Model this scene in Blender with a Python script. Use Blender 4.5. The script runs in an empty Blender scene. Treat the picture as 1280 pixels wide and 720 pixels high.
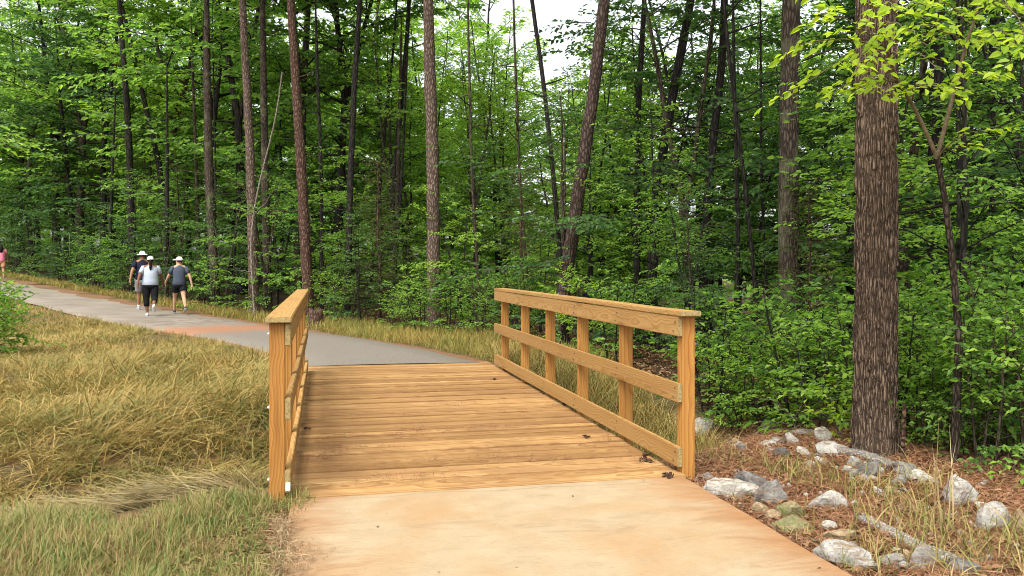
import bpy, bmesh, math, random
import numpy as np
from mathutils import Vector, Matrix, noise as mnoise

# ------------------------------------------------------------------ camera, sky, sun, exposure
scene = bpy.context.scene
C = scene.collection
R = math.radians
F = 1050.0            # focal length in photo pixels (1280 wide)
HOR = 333.0           # horizon row in the photo
CAM_H = 1.54
cam_d = bpy.data.cameras.new('camera'); cam = bpy.data.objects.new('camera', cam_d); C.objects.link(cam)
cam.location = (0, 0, CAM_H); cam.rotation_euler = (R(90), 0, 0)
cam_d.sensor_width = 36.0; cam_d.lens = 36.0 * F / 1280.0
cam_d.shift_y = -(360.0 - HOR) / 1280.0
cam_d.clip_start = 0.05; cam_d.clip_end = 3000
scene.camera = cam

SUN_EL, SUN_AZ = 58.0, 205.0      # compass-like: azimuth the light comes from (deg, 0 = +Y, clockwise)
world = bpy.data.worlds.new('World'); scene.world = world; world.use_nodes = True
wn, wl = world.node_tree.nodes, world.node_tree.links
wn.clear()
w_out = wn.new('ShaderNodeOutputWorld'); w_bg = wn.new('ShaderNodeBackground')
w_sky = wn.new('ShaderNodeTexSky'); w_sky.sky_type = 'NISHITA'; w_sky.sun_disc = False
w_sky.sun_elevation = R(SUN_EL); w_sky.sun_rotation = R(SUN_AZ)
w_sky.air_density = 1.0; w_sky.dust_density = 4.0; w_sky.ozone_density = 1.0
w_hs = wn.new('ShaderNodeHueSaturation'); w_hs.inputs['Saturation'].default_value = 0.22
w_hs.inputs['Value'].default_value = 1.0
w_bg.inputs['Strength'].default_value = 0.15
wl.new(w_sky.outputs[0], w_hs.inputs['Color']); wl.new(w_hs.outputs[0], w_bg.inputs['Color']); wl.new(w_bg.outputs[0], w_out.inputs[0])

sun_d = bpy.data.lights.new('sun', 'SUN'); sun = bpy.data.objects.new('sun', sun_d); C.objects.link(sun)
sun_d.energy = 1.5; sun_d.angle = R(28); sun_d.color = (1.0, 0.95, 0.86)
_az, _el = R(SUN_AZ), R(SUN_EL)
_from = Vector((math.sin(_az) * math.cos(_el), math.cos(_az) * math.cos(_el), math.sin(_el)))
sun.rotation_euler = (-_from).to_track_quat('-Z', 'Y').to_euler()
sun.location = _from * 60

vs = scene.view_settings
vs.view_transform = 'Standard'; vs.look = 'None'; vs.exposure = 1.4; vs.gamma = 1.0
scene.render.engine = 'CYCLES'
cy = scene.cycles
cy.max_bounces = 4; cy.diffuse_bounces = 2; cy.glossy_bounces = 1; cy.transmission_bounces = 3
cy.use_denoising = True; cy.use_light_tree = False
try: cy.denoiser = 'OPENIMAGEDENOISE'
except Exception: pass
cy.sample_clamp_indirect = 6.0; cy.filter_width = 1.0

rng = np.random.default_rng(11)
random.seed(5)

# ------------------------------------------------------------------ helpers
def new_obj(name, data, parent=None):
    o = bpy.data.objects.new(name, data); C.objects.link(o)
    if parent is not None: o.parent = parent
    return o

def tag(o, label=None, cat=None, group=None, kind=None):
    if label: o['label'] = label
    if cat: o['category'] = cat
    if group: o['group'] = group
    if kind: o['kind'] = kind
    return o

def thing(name, label, cat, loc=(0, 0, 0), rotz=0.0, group=None):
    o = new_obj(name, None); o.location = loc; o.rotation_euler = (0, 0, rotz)
    o.empty_display_size = 0.1
    return tag(o, label, cat, group)

def mesh_np(name, V, faces, mats=(), smooth=False, mat_idx=None):
    """V (n,3); faces: (m,k) array with one k, or list of such arrays."""
    if not isinstance(faces, (list, tuple)): faces = [faces]
    faces = [np.asarray(f, np.int32) for f in faces if len(f)]
    me = bpy.data.meshes.new(name)
    V = np.ascontiguousarray(V, np.float32)
    me.vertices.add(len(V)); me.vertices.foreach_set('co', V.ravel())
    nl = sum(f.size for f in faces); npoly = sum(len(f) for f in faces)
    me.loops.add(nl); me.polygons.add(npoly)
    me.loops.foreach_set('vertex_index', np.concatenate([f.ravel() for f in faces]))
    tot = np.concatenate([np.full(len(f), f.shape[1], np.int32) for f in faces])
    st = np.concatenate([[0], np.cumsum(tot)[:-1]]).astype(np.int32)
    me.polygons.foreach_set('loop_start', st); me.polygons.foreach_set('loop_total', tot)
    me.polygons.foreach_set('use_smooth', np.full(npoly, smooth, bool))
    if mat_idx is not None: me.polygons.foreach_set('material_index', np.asarray(mat_idx, np.int32))
    for m in mats: me.materials.append(m)
    me.update(calc_edges=True)
    return me

class MB:
    """collects pieces into one mesh"""
    def __init__(s): s.V = []; s.F = {3: [], 4: []}; s.n = 0
    def add(s, V, F):
        V = np.asarray(V, float); F = np.asarray(F, int)
        s.V.append(V); s.F[F.shape[1]].append(F + s.n); s.n += len(V)
    def mesh(s, name, mats, smooth=False):
        return mesh_np(name, np.concatenate(s.V), [np.concatenate(f) for f in s.F.values() if f], mats, smooth)

def unit(v): return v / np.maximum(np.linalg.norm(v, axis=-1, keepdims=True), 1e-9)

def tube(pts, rad, nseg=8, cap=True, rough=0.0, rg=None):
    """tube along pts with radii; returns V, F(quads) (ends closed by collapsing)"""
    P = np.asarray(pts, float); n = len(P); rad = np.broadcast_to(np.asarray(rad, float), (n,))
    T = np.gradient(P, axis=0); T = unit(T)
    ref = np.array([1.0, 0, 0]) if abs(T[0, 0]) < 0.8 else np.array([0, 1.0, 0])
    A = unit(np.cross(T, ref)); B = np.cross(T, A)
    th = np.linspace(0, 2 * np.pi, nseg, endpoint=False)
    rr = rad[:, None] * np.ones((1, nseg))
    if rough and rg is not None: rr = rr * (1 + rough * rg.standard_normal((n, nseg)))
    V = P[:, None] + A[:, None] * (np.cos(th)[None, :, None] * rr[..., None]) + B[:, None] * (np.sin(th)[None, :, None] * rr[..., None])
    i = np.arange(n - 1)[:, None] * nseg; j = np.arange(nseg)[None]; j2 = (j + 1) % nseg
    Fq = np.stack([i + j, i + j2, i + nseg + j2, i + nseg + j], -1).reshape(-1, 4)
    V = V.reshape(-1, 3)
    if cap:
        V = np.concatenate([V, P[:1], P[-1:]])
        c0, c1 = n * nseg, n * nseg + 1
        jj = np.arange(nseg); j2 = (jj + 1) % nseg
        # quads with a doubled corner are avoided: caps as separate tris are added by caller via tri list
        return V, Fq, np.concatenate([np.stack([np.full(nseg, c0), j2, jj], -1), np.stack([np.full(nseg, c1), (n - 1) * nseg + jj, (n - 1) * nseg + j2], -1)])
    return V, Fq, np.zeros((0, 3), int)

def add_tube(mb, pts, rad, nseg=8, **k):
    V, Fq, Ft = tube(pts, rad, nseg, **k)
    n0 = mb.n; mb.add(V, Fq)
    if len(Ft): mb.F[3].append(Ft + n0)

def loft(mb, rings):
    """rings: (n,m,3) closed loops; capped with fans"""
    Rg = np.asarray(rings, float); n, m, _ = Rg.shape
    V = np.concatenate([Rg.reshape(-1, 3), Rg[0].mean(0)[None], Rg[-1].mean(0)[None]])
    i = np.arange(n - 1)[:, None] * m; j = np.arange(m)[None]; j2 = (j + 1) % m
    Fq = np.stack([i + j, i + j2, i + m + j2, i + m + j], -1).reshape(-1, 4)
    jj = np.arange(m); j2 = (jj + 1) % m
    n0 = mb.n; mb.add(V, Fq)
    mb.F[3].append(np.concatenate([np.stack([np.full(m, n * m), j2, jj], -1), np.stack([np.full(m, n * m + 1), (n - 1) * m + jj, (n - 1) * m + j2], -1)]) + n0)

def vnoise(p, scale=1.0, seed=0.0):
    return np.array([mnoise.noise(Vector((q[0] * scale + seed, q[1] * scale - seed * 1.7, q[2] * scale + seed * 0.3))) for q in p])

def snoise2(x, y, s=1.0, seed=0):
    """cheap smooth 2-D noise from sines, about -1..1"""
    r = np.random.default_rng(seed); out = 0.0
    for k in range(6):
        a = r.uniform(0, 2 * np.pi); f = s * r.uniform(0.6, 1.9); ph = r.uniform(0, 6.28)
        out = out + np.sin((x * np.cos(a) + y * np.sin(a)) * f + ph + 0.7 * np.sin((x * np.sin(a) - y * np.cos(a)) * f * 0.63 + ph * 2))
    return out / 3.2

# ------------------------------------------------------------------ materials
def mat_new(name):
    m = bpy.data.materials.new(name); m.use_nodes = True
    nt = m.node_tree; nt.nodes.clear()
    out = nt.nodes.new('ShaderNodeOutputMaterial')
    return m, nt, out

def N(nt, typ, **kw):
    n = nt.nodes.new(typ)
    for k, v in kw.items():
        if k in n.inputs: n.inputs[k].default_value = v
        else: setattr(n, k, v)
    return n

def ramp(nt, src, stops, interp='LINEAR'):
    n = nt.nodes.new('ShaderNodeValToRGB'); cr = n.color_ramp; cr.interpolation = interp
    while len(cr.elements) < len(stops): cr.elements.new(0.5)
    for e, (p, c) in zip(cr.elements, stops):
        e.position = p; e.color = (*c, 1) if len(c) == 3 else c
    nt.links.new(src, n.inputs[0]); return n

def mixc(nt, fac, a, b, mode='MIX'):
    n = nt.nodes.new('ShaderNodeMix'); n.data_type = 'RGBA'; n.blend_type = mode
    for i, v in ((0, fac), (6, a), (7, b)):
        if isinstance(v, (int, float)): n.inputs[i].default_value = v
        elif isinstance(v, tuple): n.inputs[i].default_value = (*v, 1) if len(v) == 3 else v
        else: nt.links.new(v, n.inputs[i])
    return n.outputs[2]

def mth(nt, op, a, b=None, c=None, clamp=False):
    n = nt.nodes.new('ShaderNodeMath'); n.operation = op; n.use_clamp = clamp
    for i, v in enumerate((a, b, c)):
        if v is None: continue
        if isinstance(v, (int, float)): n.inputs[i].default_value = v
        else: nt.links.new(v, n.inputs[i])
    return n.outputs[0]

def noise_t(nt, vec, scale, detail=4.0, rough=0.55, dist=0.0):
    n = N(nt, 'ShaderNodeTexNoise', Scale=scale, Detail=detail, Roughness=rough, Distortion=dist)
    if vec is not None: nt.links.new(vec, n.inputs['Vector'])
    return n

def mapping(nt, vec, scale=(1, 1, 1), loc=(0, 0, 0)):
    n = nt.nodes.new('ShaderNodeMapping'); n.inputs['Scale'].default_value = scale; n.inputs['Location'].default_value = loc
    nt.links.new(vec, n.inputs['Vector']); return n.outputs[0]

def principled(nt, out, col, rough=0.7, spec=0.3, bump=None, bump_d=0.01, bump_s=0.6):
    b = nt.nodes.new('ShaderNodeBsdfPrincipled')
    if isinstance(col, tuple): b.inputs['Base Color'].default_value = (*col, 1)
    else: nt.links.new(col, b.inputs['Base Color'])
    if isinstance(rough, (int, float)): b.inputs['Roughness'].default_value = rough
    else: nt.links.new(rough, b.inputs['Roughness'])
    b.inputs['Specular IOR Level'].default_value = spec
    if bump is not None:
        bn = N(nt, 'ShaderNodeBump', Strength=bump_s, Distance=bump_d)
        nt.links.new(bump, bn.inputs['Height']); nt.links.new(bn.outputs[0], b.inputs['Normal'])
    nt.links.new(b.outputs[0], out.inputs[0]); return b

def leaf_mat(name, dark, mid, light, trans=0.38, hue_patch=0.5, rough=0.55):
    m, nt, out = mat_new(name)
    geo = nt.nodes.new('ShaderNodeNewGeometry'); oi = nt.nodes.new('ShaderNodeObjectInfo')
    tc = nt.nodes.new('ShaderNodeTexCoord')
    r = mth(nt, 'MULTIPLY', geo.outputs['Random Per Island'], 0.55)
    nz = noise_t(nt, tc.outputs['Object'], 0.9, 2.0)
    v = mth(nt, 'ADD', r, mth(nt, 'MULTIPLY', nz.outputs[0], 0.45))
    v = mth(nt, 'ADD', v, mth(nt, 'MULTIPLY', mth(nt, 'SUBTRACT', oi.outputs['Random'], 0.5), hue_patch * 0.55))
    rp = ramp(nt, v, [(0.10, dark), (0.48, mid), (0.88, light)])
    d = nt.nodes.new('ShaderNodeBsdfPrincipled')
    nt.links.new(rp.outputs[0], d.inputs['Base Color']); d.inputs['Roughness'].default_value = rough; d.inputs['Specular IOR Level'].default_value = 0.28
    t = nt.nodes.new('ShaderNodeBsdfTranslucent')
    tcol = mixc(nt, 0.65, rp.outputs[0], (1.15, 1.2, 0.55), 'MULTIPLY')
    hs = N(nt, 'ShaderNodeHueSaturation', Saturation=1.0, Value=1.9); nt.links.new(tcol, hs.inputs['Color'])
    nt.links.new(hs.outputs[0], t.inputs[0])
    mx = nt.nodes.new('ShaderNodeMixShader'); mx.inputs[0].default_value = trans
    nt.links.new(d.outputs[0], mx.inputs[1]); nt.links.new(t.outputs[0], mx.inputs[2]); nt.links.new(mx.outputs[0], out.inputs[0])
    return m

def bark_mat(name, dark, light, scale=9.0, stretch=0.16, moss=None, bump=0.02):
    m, nt, out = mat_new(name)
    tc = nt.nodes.new('ShaderNodeTexCoord'); oi = nt.nodes.new('ShaderNodeObjectInfo')
    add = nt.nodes.new('ShaderNodeVectorMath'); add.operation = 'ADD'
    cmb = nt.nodes.new('ShaderNodeCombineXYZ'); nt.links.new(mth(nt, 'MULTIPLY', oi.outputs['Random'], 40.0), cmb.inputs[2])
    nt.links.new(tc.outputs['Object'], add.inputs[0]); nt.links.new(cmb.outputs[0], add.inputs[1])
    vec = mapping(nt, add.outputs[0], (1, 1, stretch))
    n1 = noise_t(nt, vec, scale, 5.0, 0.65, 0.6)
    vo = N(nt, 'ShaderNodeTexVoronoi', Scale=scale * 1.6); vo.feature = 'DISTANCE_TO_EDGE'
    nt.links.new(vec, vo.inputs['Vector'])
    ed = mth(nt, 'MULTIPLY', vo.outputs[0], 3.0, clamp=True)
    h = mth(nt, 'MULTIPLY', ed, mth(nt, 'ADD', n1.outputs[0], 0.25))
    rp = ramp(nt, h, [(0.12, dark), (0.38, tuple(0.5 * (a + b) for a, b in zip(dark, light))), (0.80, light)])
    col = rp.outputs[0]
    big = noise_t(nt, add.outputs[0], 1.7, 3.0)
    col = mixc(nt, mth(nt, 'MULTIPLY', big.outputs[0], 0.5), col, tuple(0.55 * c for c in light))
    if moss:
        ms = ramp(nt, noise_t(nt, add.outputs[0], 3.1, 4.0).outputs[0], [(0.52, (0, 0, 0)), (0.64, (1, 1, 1))])
        col = mixc(nt, mth(nt, 'MULTIPLY', ms.outputs[0], 0.55), col, moss)
    principled(nt, out, col, 0.9, 0.15, h, bump, 0.9)
    return m

def wood_mat(name, pale, mid, dark, ring=55.0, stain=(0.20, 0.09, 0.02), stain_amt=0.35, tones=None, patches=0):
    m, nt, out = mat_new(name)
    tc = nt.nodes.new('ShaderNodeTexCoord'); oi = nt.nodes.new('ShaderNodeObjectInfo')
    rx = mth(nt, 'MULTIPLY', oi.outputs['Random'], 37.0)
    sep = nt.nodes.new('ShaderNodeSeparateXYZ'); nt.links.new(tc.outputs['Object'], sep.inputs[0])
    x = mth(nt, 'ADD', sep.outputs[0], rx)
    pith_y = mth(nt, 'MULTIPLY', mth(nt, 'SINE', mth(nt, 'MULTIPLY', rx, 5.3)), 0.06)
    pith_z = mth(nt, 'MULTIPLY', mth(nt, 'ADD', mth(nt, 'SINE', mth(nt, 'MULTIPLY', rx, 9.1)), 1.5), 0.045)
    cmb0 = nt.nodes.new('ShaderNodeCombineXYZ')
    nt.links.new(mth(nt, 'MULTIPLY', x, 0.9), cmb0.inputs[0]); nt.links.new(sep.outputs[1], cmb0.inputs[1]); nt.links.new(sep.outputs[2], cmb0.inputs[2])
    wob = noise_t(nt, cmb0.outputs[0], 2.6, 2.0, 0.5)
    wob2 = noise_t(nt, mapping(nt, cmb0.outputs[0], (0.5, 9, 9)), 5.0, 4.0, 0.6)
    wy = mth(nt, 'MULTIPLY', mth(nt, 'SUBTRACT', wob.outputs[0], 0.5), 0.13)
    y2 = mth(nt, 'ADD', mth(nt, 'ADD', sep.outputs[1], pith_y), wy)
    z2 = mth(nt, 'ADD', mth(nt, 'ADD', sep.outputs[2], pith_z), wy)
    rad = mth(nt, 'SQRT', mth(nt, 'ADD', mth(nt, 'MULTIPLY', y2, y2), mth(nt, 'MULTIPLY', z2, z2)))
    rad = mth(nt, 'ADD', rad, mth(nt, 'MULTIPLY', wob2.outputs[0], 0.008))
    fr = mth(nt, 'FRACT', mth(nt, 'MULTIPLY', rad, ring))
    rp = ramp(nt, fr, [(0.0, pale), (0.55, mid), (0.86, dark), (1.0, pale)])
    fine = noise_t(nt, mapping(nt, cmb0.outputs[0], (1.2, 60, 60)), 3.0, 4.0, 0.65)
    col = mixc(nt, ramp(nt, fine.outputs[0], [(0.35, (0, 0, 0)), (0.75, (0.55, 0.55, 0.55))]).outputs[0], rp.outputs[0], mid)
    # per board tone
    tone = ramp(nt, oi.outputs['Random'], tones or [(0.0, (0.78, 0.72, 0.62)), (0.35, (1.0, 0.97, 0.9)), (0.6, (0.9, 0.84, 0.74)), (0.85, (1.12, 1.10, 1.08)), (1.0, (0.85, 0.8, 0.72))])
    col = mixc(nt, 1.0, col, tone.outputs[0], 'MULTIPLY')
    # weather streaks along the board and knots
    st = noise_t(nt, mapping(nt, cmb0.outputs[0], (0.7, 7, 7)), 1.7, 5.0, 0.6)
    col = mixc(nt, mth(nt, 'MULTIPLY', ramp(nt, st.outputs[0], [(0.50, (0, 0, 0)), (0.75, (1, 1, 1))]).outputs[0], stain_amt), col, stain)
    vo = N(nt, 'ShaderNodeTexVoronoi', Scale=1.0); nt.links.new(mapping(nt, cmb0.outputs[0], (1.1, 6.0, 6.0)), vo.inputs['Vector'])
    kn = ramp(nt, vo.outputs['Distance'], [(0.0, (1, 1, 1)), (0.10, (0.7, 0.7, 0.7)), (0.15, (0, 0, 0))])
    col = mixc(nt, mth(nt, 'MULTIPLY', kn.outputs[0], 0.55), col, (0.13, 0.05, 0.012))
    if patches:
        geo = nt.nodes.new('ShaderNodeNewGeometry'); pn = noise_t(nt, mapping(nt, geo.outputs['Position'], (.7, 1.5, 1)), 1.0, 5, .62, .7)
        col = mixc(nt, mth(nt, 'MULTIPLY', ramp(nt, pn.outputs[0], [(0.44, (0, 0, 0)), (0.62, (1, 1, 1))]).outputs[0], patches), col, (0.20, 0.102, 0.040))
    hgt = mth(nt, 'ADD', fine.outputs[0], mth(nt, 'MULTIPLY', fr, 0.4))
    principled(nt, out, col, 0.62, 0.25, hgt, 0.0015, 0.5)
    return m

def simple_mat(name, col, rough=0.8, var=0.25, scale=20.0, spec=0.2, bump=0.0):
    m, nt, out = mat_new(name)
    tc = nt.nodes.new('ShaderNodeTexCoord')
    n = noise_t(nt, tc.outputs['Object'], scale, 4.0)
    c = ramp(nt, n.outputs[0], [(0.3, tuple(v * (1 - var) for v in col)), (0.7, tuple(min(1, v * (1 + var)) for v in col))])
    principled(nt, out, c.outputs[0], rough, spec, n.outputs[0] if bump else None, bump or 0.01)
    return m

M = {}
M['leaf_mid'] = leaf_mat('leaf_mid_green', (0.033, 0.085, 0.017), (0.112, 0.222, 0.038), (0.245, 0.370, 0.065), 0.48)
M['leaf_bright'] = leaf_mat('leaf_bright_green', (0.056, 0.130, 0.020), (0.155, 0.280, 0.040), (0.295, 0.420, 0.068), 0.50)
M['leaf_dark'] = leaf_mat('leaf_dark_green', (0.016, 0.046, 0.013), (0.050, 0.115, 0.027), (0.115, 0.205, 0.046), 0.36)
M['leaf_young'] = leaf_mat('leaf_young_yellow_green', (0.15, 0.25, 0.016), (0.26, 0.37, 0.022), (0.38, 0.46, 0.04), 0.5, 0.2)
M['leaf_olive'] = leaf_mat('leaf_olive_green', (0.030, 0.050, 0.012), (0.070, 0.100, 0.024), (0.130, 0.165, 0.040), 0.25)
M['bark_oak'] = bark_mat('bark_oak', (0.010, 0.006, 0.004), (0.23, 0.160, 0.108), 32.0, 0.14, bump=.016)
M['bark_grey'] = bark_mat('bark_grey', (0.015, 0.011, 0.008), (0.125, 0.093, 0.068), 17.0, 0.22, (0.13, 0.13, 0.075))
M['bark_pine'] = bark_mat('bark_pine', (0.020, 0.013, 0.010), (0.125, 0.086, 0.068), 12.0, 0.35)
M['bark_pine_grey'] = bark_mat('bark_pine_grey', (0.035, 0.024, 0.018), (0.24, 0.17, 0.13), 12.0, 0.35)
M['bark_dark'] = bark_mat('bark_dark', (0.008, 0.007, 0.006), (0.05, 0.042, 0.035), 12.0, 0.2)
M['bark_sapling'] = bark_mat('bark_sapling', (0.012, 0.009, 0.007), (0.085, 0.062, 0.045), 22.0, 0.3)
M['bark_red'] = bark_mat('bark_red', (0.025, 0.014, 0.010), (0.16, 0.092, 0.064), 12.0, 0.35)
M['bark_pale'] = bark_mat('bark_pale', (0.10, 0.085, 0.065), (0.36, 0.31, 0.25), 16.0, 0.3)
M['rail_wood'] = wood_mat('rail_wood', (0.41, 0.262, 0.105), (0.355, 0.212, 0.076), (0.265, 0.138, 0.041), 55, stain_amt=0.45)
M['post_wood'] = wood_mat('post_wood', (0.40, 0.215, 0.058), (0.345, 0.170, 0.042), (0.26, 0.105, 0.021), 48, (0.13, 0.045, 0.009), 0.55)
M['deck_wood'] = wood_mat('deck_wood', (0.385, 0.238, 0.104), (0.31, 0.175, 0.068), (0.205, 0.102, 0.036), 36, (0.22, 0.115, 0.048), 0.42, [(0.0, (0.66, 0.60, 0.52)), (0.2, (1.0, .97, .92)), (0.4, (0.82, .78, .70)), (0.55, (1.15, 1.15, 1.12)), (0.7, (0.92, .88, .8)), (0.88, (1.25, 1.28, 1.3)), (1.0, (0.8, .74, .66))], patches=.65)
M['end_wood'] = simple_mat('end_wood_treated', (0.27, 0.20, 0.085), 0.8, 0.35, 60)
M['dark_void'] = simple_mat('joist_wood', (0.12, 0.08, 0.045), 0.9)
M['steel'] = simple_mat('galvanised_steel', (0.55, 0.55, 0.54), 0.4, 0.1, 40, 0.5)
M['white_tag'] = simple_mat('white_tag', (0.75, 0.72, 0.62), 0.6, 0.05)

# ------------------------------------------------------------------ terrain
A = R(12.7); SA, CA = math.sin(A), math.cos(A)
def sl(x, y): return -x * SA + y * CA, x * CA + y * SA
def xy(s, L): return -s * SA + L * CA, s * CA + L * SA

far_e = np.array([(-0.45, 13.45, 0), (-1.48, 15.5, 0), (-2.85, 17.6, 0), (-4.7, 19.7, .02), (-6.4, 21.7, .05), (-8.55, 24, .1), (-12, 27.7, .26), (-16, 32, .44), (-20, 36, .68), (-25, 41, .97), (-32, 48.2, 1.4), (-45, 61.5, 2.2)])
near_e = np.array([(-3.22, 12.95, 0), (-4.35, 15.2, 0), (-4.95, 16.2, 0), (-6.3, 17.9, .02), (-7.6, 19.0, .05), (-8.9, 20.2, .09), (-11.2, 22.3, .2), (-15.4, 26.7, .42), (-19.5, 30.8, .66), (-24.8, 36.2, .97), (-32.5, 43.8, 1.4), (-46, 57.2, 2.2)])
def resample(P, n):
    d = np.concatenate([[0], np.cumsum(np.linalg.norm(np.diff(P[:, :2], axis=0), axis=1))]); u = np.linspace(0, d[-1], n)
    # smooth (Catmull-like) by dense linear + blur
    Q = np.stack([np.interp(u, d, P[:, k]) for k in range(3)], 1)
    for _ in range(6): Q[1:-1] = 0.25 * Q[:-2] + 0.5 * Q[1:-1] + 0.25 * Q[2:]
    return Q
NP = 90
far_r = resample(far_e, NP); near_r = resample(near_e, NP); mid_r = 0.5 * (far_r + near_r)
half_w = 0.5 * np.linalg.norm(far_r[:, :2] - near_r[:, :2], axis=1)

def sstep(v, a, b):
    t = np.clip((v - a) / (b - a), 0, 1); return t * t * (3 - 2 * t)

def path_dist(x, y):
    """(signed distance outside the asphalt: negative inside, path z at the nearest point)"""
    x = np.asarray(x, float); y = np.asarray(y, float)
    best = np.full(x.shape, 1e9); zz = np.zeros(x.shape)
    for i in range(NP):
        d = np.hypot(x - mid_r[i, 0], y - mid_r[i, 1]) - half_w[i]
        m = d < best; best = np.where(m, d, best); zz = np.where(m, mid_r[i, 2], zz)
    return best, zz

def gz(x, y, detail=True):
    x = np.asarray(x, float); y = np.asarray(y, float)
    s, L = sl(x, y)
    t = -.7 * x + .72 * y
    z = np.interp(t, [-200, 16, 20.1, 23.3, 28.3, 34.2, 39.9, 47, 60, 100, 400], [0, 0, .05, .1, .26, .44, .68, .97, 1.6, 3, 6]) - 0.03
    z = z - sstep(L, 4.3, 15) * 1.5 * sstep(s, -6, 6)
    # drainage gully that the bridge spans
    sc = 8.0 - 0.9 * sstep(-L, 0.3, 3.0) + 0.35 * np.maximum(L - 2.6, 0)
    amp = 0.55 * sstep(L, -12, -1) * (1 - sstep(L, 2.4, 6) * 0.6)
    z = z - amp * np.exp(-((s - sc) / 1.15) ** 2)
    if detail:
        z = z + (0.030 * snoise2(x, y, 1.6, 3) + 0.014 * snoise2(x, y, 5.0, 4)) * sstep(np.hypot(x - 1.1, y - 2), 0.0, 6.0)
    d, zp = path_dist(x, y)
    k = 1 - sstep(d, 0.1, 1.6)
    z = z * (1 - k) + (zp - 0.035) * k
    # under the concrete slab, and a firm edge beside it
    ks = (1 - sstep(s, 5.0, 5.9)) * (1 - sstep(np.abs(L - 1.19), 1.45, 1.95))
    z = z * (1 - ks) + (-0.075) * ks
    return z

def ground_pt(px, py, zoff=0.0):
    """point of the ground seen at a photo pixel"""
    dx, dz = (px - 640) / F, (HOR - py) / F
    ys = np.concatenate([np.linspace(2.5, 20, 700), np.linspace(20.1, 70, 400)])
    h = CAM_H + dz * ys - (gz(ys * dx, ys) + zoff)
    i = int(np.argmax(h < 0)) if (h < 0).any() else len(ys) - 1
    y = ys[i]
    return Vector((y * dx, y, float(gz(y * dx, y))))

def at(px, py, y): return Vector(((px - 640) / F * y, y, CAM_H + (HOR - py) / F * y))

def axis_coords(lo, hi, c0, c1, fine, grow=1.13):
    v = list(np.arange(c0, c1 + 1e-6, fine)); st = fine
    while v[-1] < hi: st *= grow; v.append(v[-1] + st)
    st = fine; left = []
    q = c0
    while q > lo: st *= grow; q -= st; left.append(q)
    return np.array(left[::-1] + v)
gx = axis_coords(-500, 500, -7.0, 6.0, 0.075); gy = axis_coords(-60, 900, 2.5, 16.0, 0.075)
GX, GY = np.meshgrid(gx, gy)
GZ = gz(GX, GY)
nx, ny = len(gx), len(gy)
ii = (np.arange(ny - 1)[:, None] * nx + np.arange(nx - 1)[None]).ravel()
GF = np.stack([ii, ii + 1, ii + nx + 1, ii + nx], -1)

def wood_depth(px):
    return np.interp(px, [-300, 0, 57, 115, 185, 266, 331, 390, 500, 640, 700, 860, 1000, 1150, 1280, 1700], [62, 44, 38.5, 34.5, 30, 26, 23.9, 22.0, 20.0, 17.8, 15, 11, 9.2, 7.5, 6.3, 4.2])
def zones(x, y):
    """masks of the ground cover: pine straw (right), woods floor, clay verge"""
    s, L = sl(x, y)
    px = 640 + F * x / np.maximum(y, 0.5)
    straw = sstep(L, 2.45, 2.9) * (1 - sstep(s, 7.6, 9.6))
    wood = sstep(y - wood_depth(px), -0.8, 0.8)
    d, _ = path_dist(x, y)
    clay = 1 - sstep(d, 0.02, 0.38)
    return straw, wood, clay
zs, zw, zc = zones(GX, GY)
m, nt, out = mat_new('ground_soil')
at_n = nt.nodes.new('ShaderNodeAttribute'); at_n.attribute_name = 'cover'
sepc = nt.nodes.new('ShaderNodeSeparateColor'); nt.links.new(at_n.outputs['Color'], sepc.inputs[0])
tc = nt.nodes.new('ShaderNodeTexCoord')
n1 = noise_t(nt, tc.outputs['Object'], 2.2, 5, 0.6); n2 = noise_t(nt, tc.outputs['Object'], 26, 4, 0.65); n3 = noise_t(nt, tc.outputs['Object'], 90, 3, 0.6)
thatch = ramp(nt, n2.outputs[0], [(0.3, (0.040, 0.030, 0.016)), (0.5, (0.095, 0.072, 0.034)), (0.72, (0.20, 0.15, 0.07))])
thatch = mixc(nt, ramp(nt, n1.outputs[0], [(0.52, (0, 0, 0)), (0.66, (0.75, 0.75, 0.75))]).outputs[0], thatch.outputs[0], (0.21, 0.10, 0.05))
straw = ramp(nt, n2.outputs[0], [(0.3, (0.055, 0.026, 0.013)), (0.52, (0.17, 0.075, 0.032)), (0.75, (0.29, 0.145, 0.065))])
floor_ = ramp(nt, n2.outputs[0], [(0.3, (0.020, 0.014, 0.008)), (0.7, (0.085, 0.058, 0.030))])
clayc = ramp(nt, n2.outputs[0], [(0.3, (0.12, 0.068, 0.036)), (0.7, (0.24, 0.130, 0.070))])
def edge_mask(ch, nz=0.5):
    return ramp(nt, mth(nt, 'ADD', ch, mth(nt, 'MULTIPLY', mth(nt, 'SUBTRACT', n1.outputs[0], 0.5), nz)), [(0.4, (0, 0, 0)), (0.6, (1, 1, 1))]).outputs[0]
col = mixc(nt, edge_mask(sepc.outputs[2], 0.9), thatch, clayc.outputs[0])
col = mixc(nt, edge_mask(sepc.outputs[0]), col, straw.outputs[0])
col = mixc(nt, edge_mask(sepc.outputs[1]), col, floor_.outputs[0])
principled(nt, out, col, 0.95, 0.1, mth(nt, 'ADD', n2.outputs[0], n3.outputs[0]), 0.02, 0.8)
M['ground'] = m
me = mesh_np('ground', np.stack([GX, GY, GZ], -1).reshape(-1, 3), GF, [M['ground']], True)
ca = me.color_attributes.new('cover', 'FLOAT_COLOR', 'POINT')
ca.data.foreach_set('color', np.stack([zs, zw, zc, np.ones_like(zs)], -1).astype(np.float32).ravel())
tag(new_obj('ground', me), 'grassy earth and woodland floor around the path', kind='structure')

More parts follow.
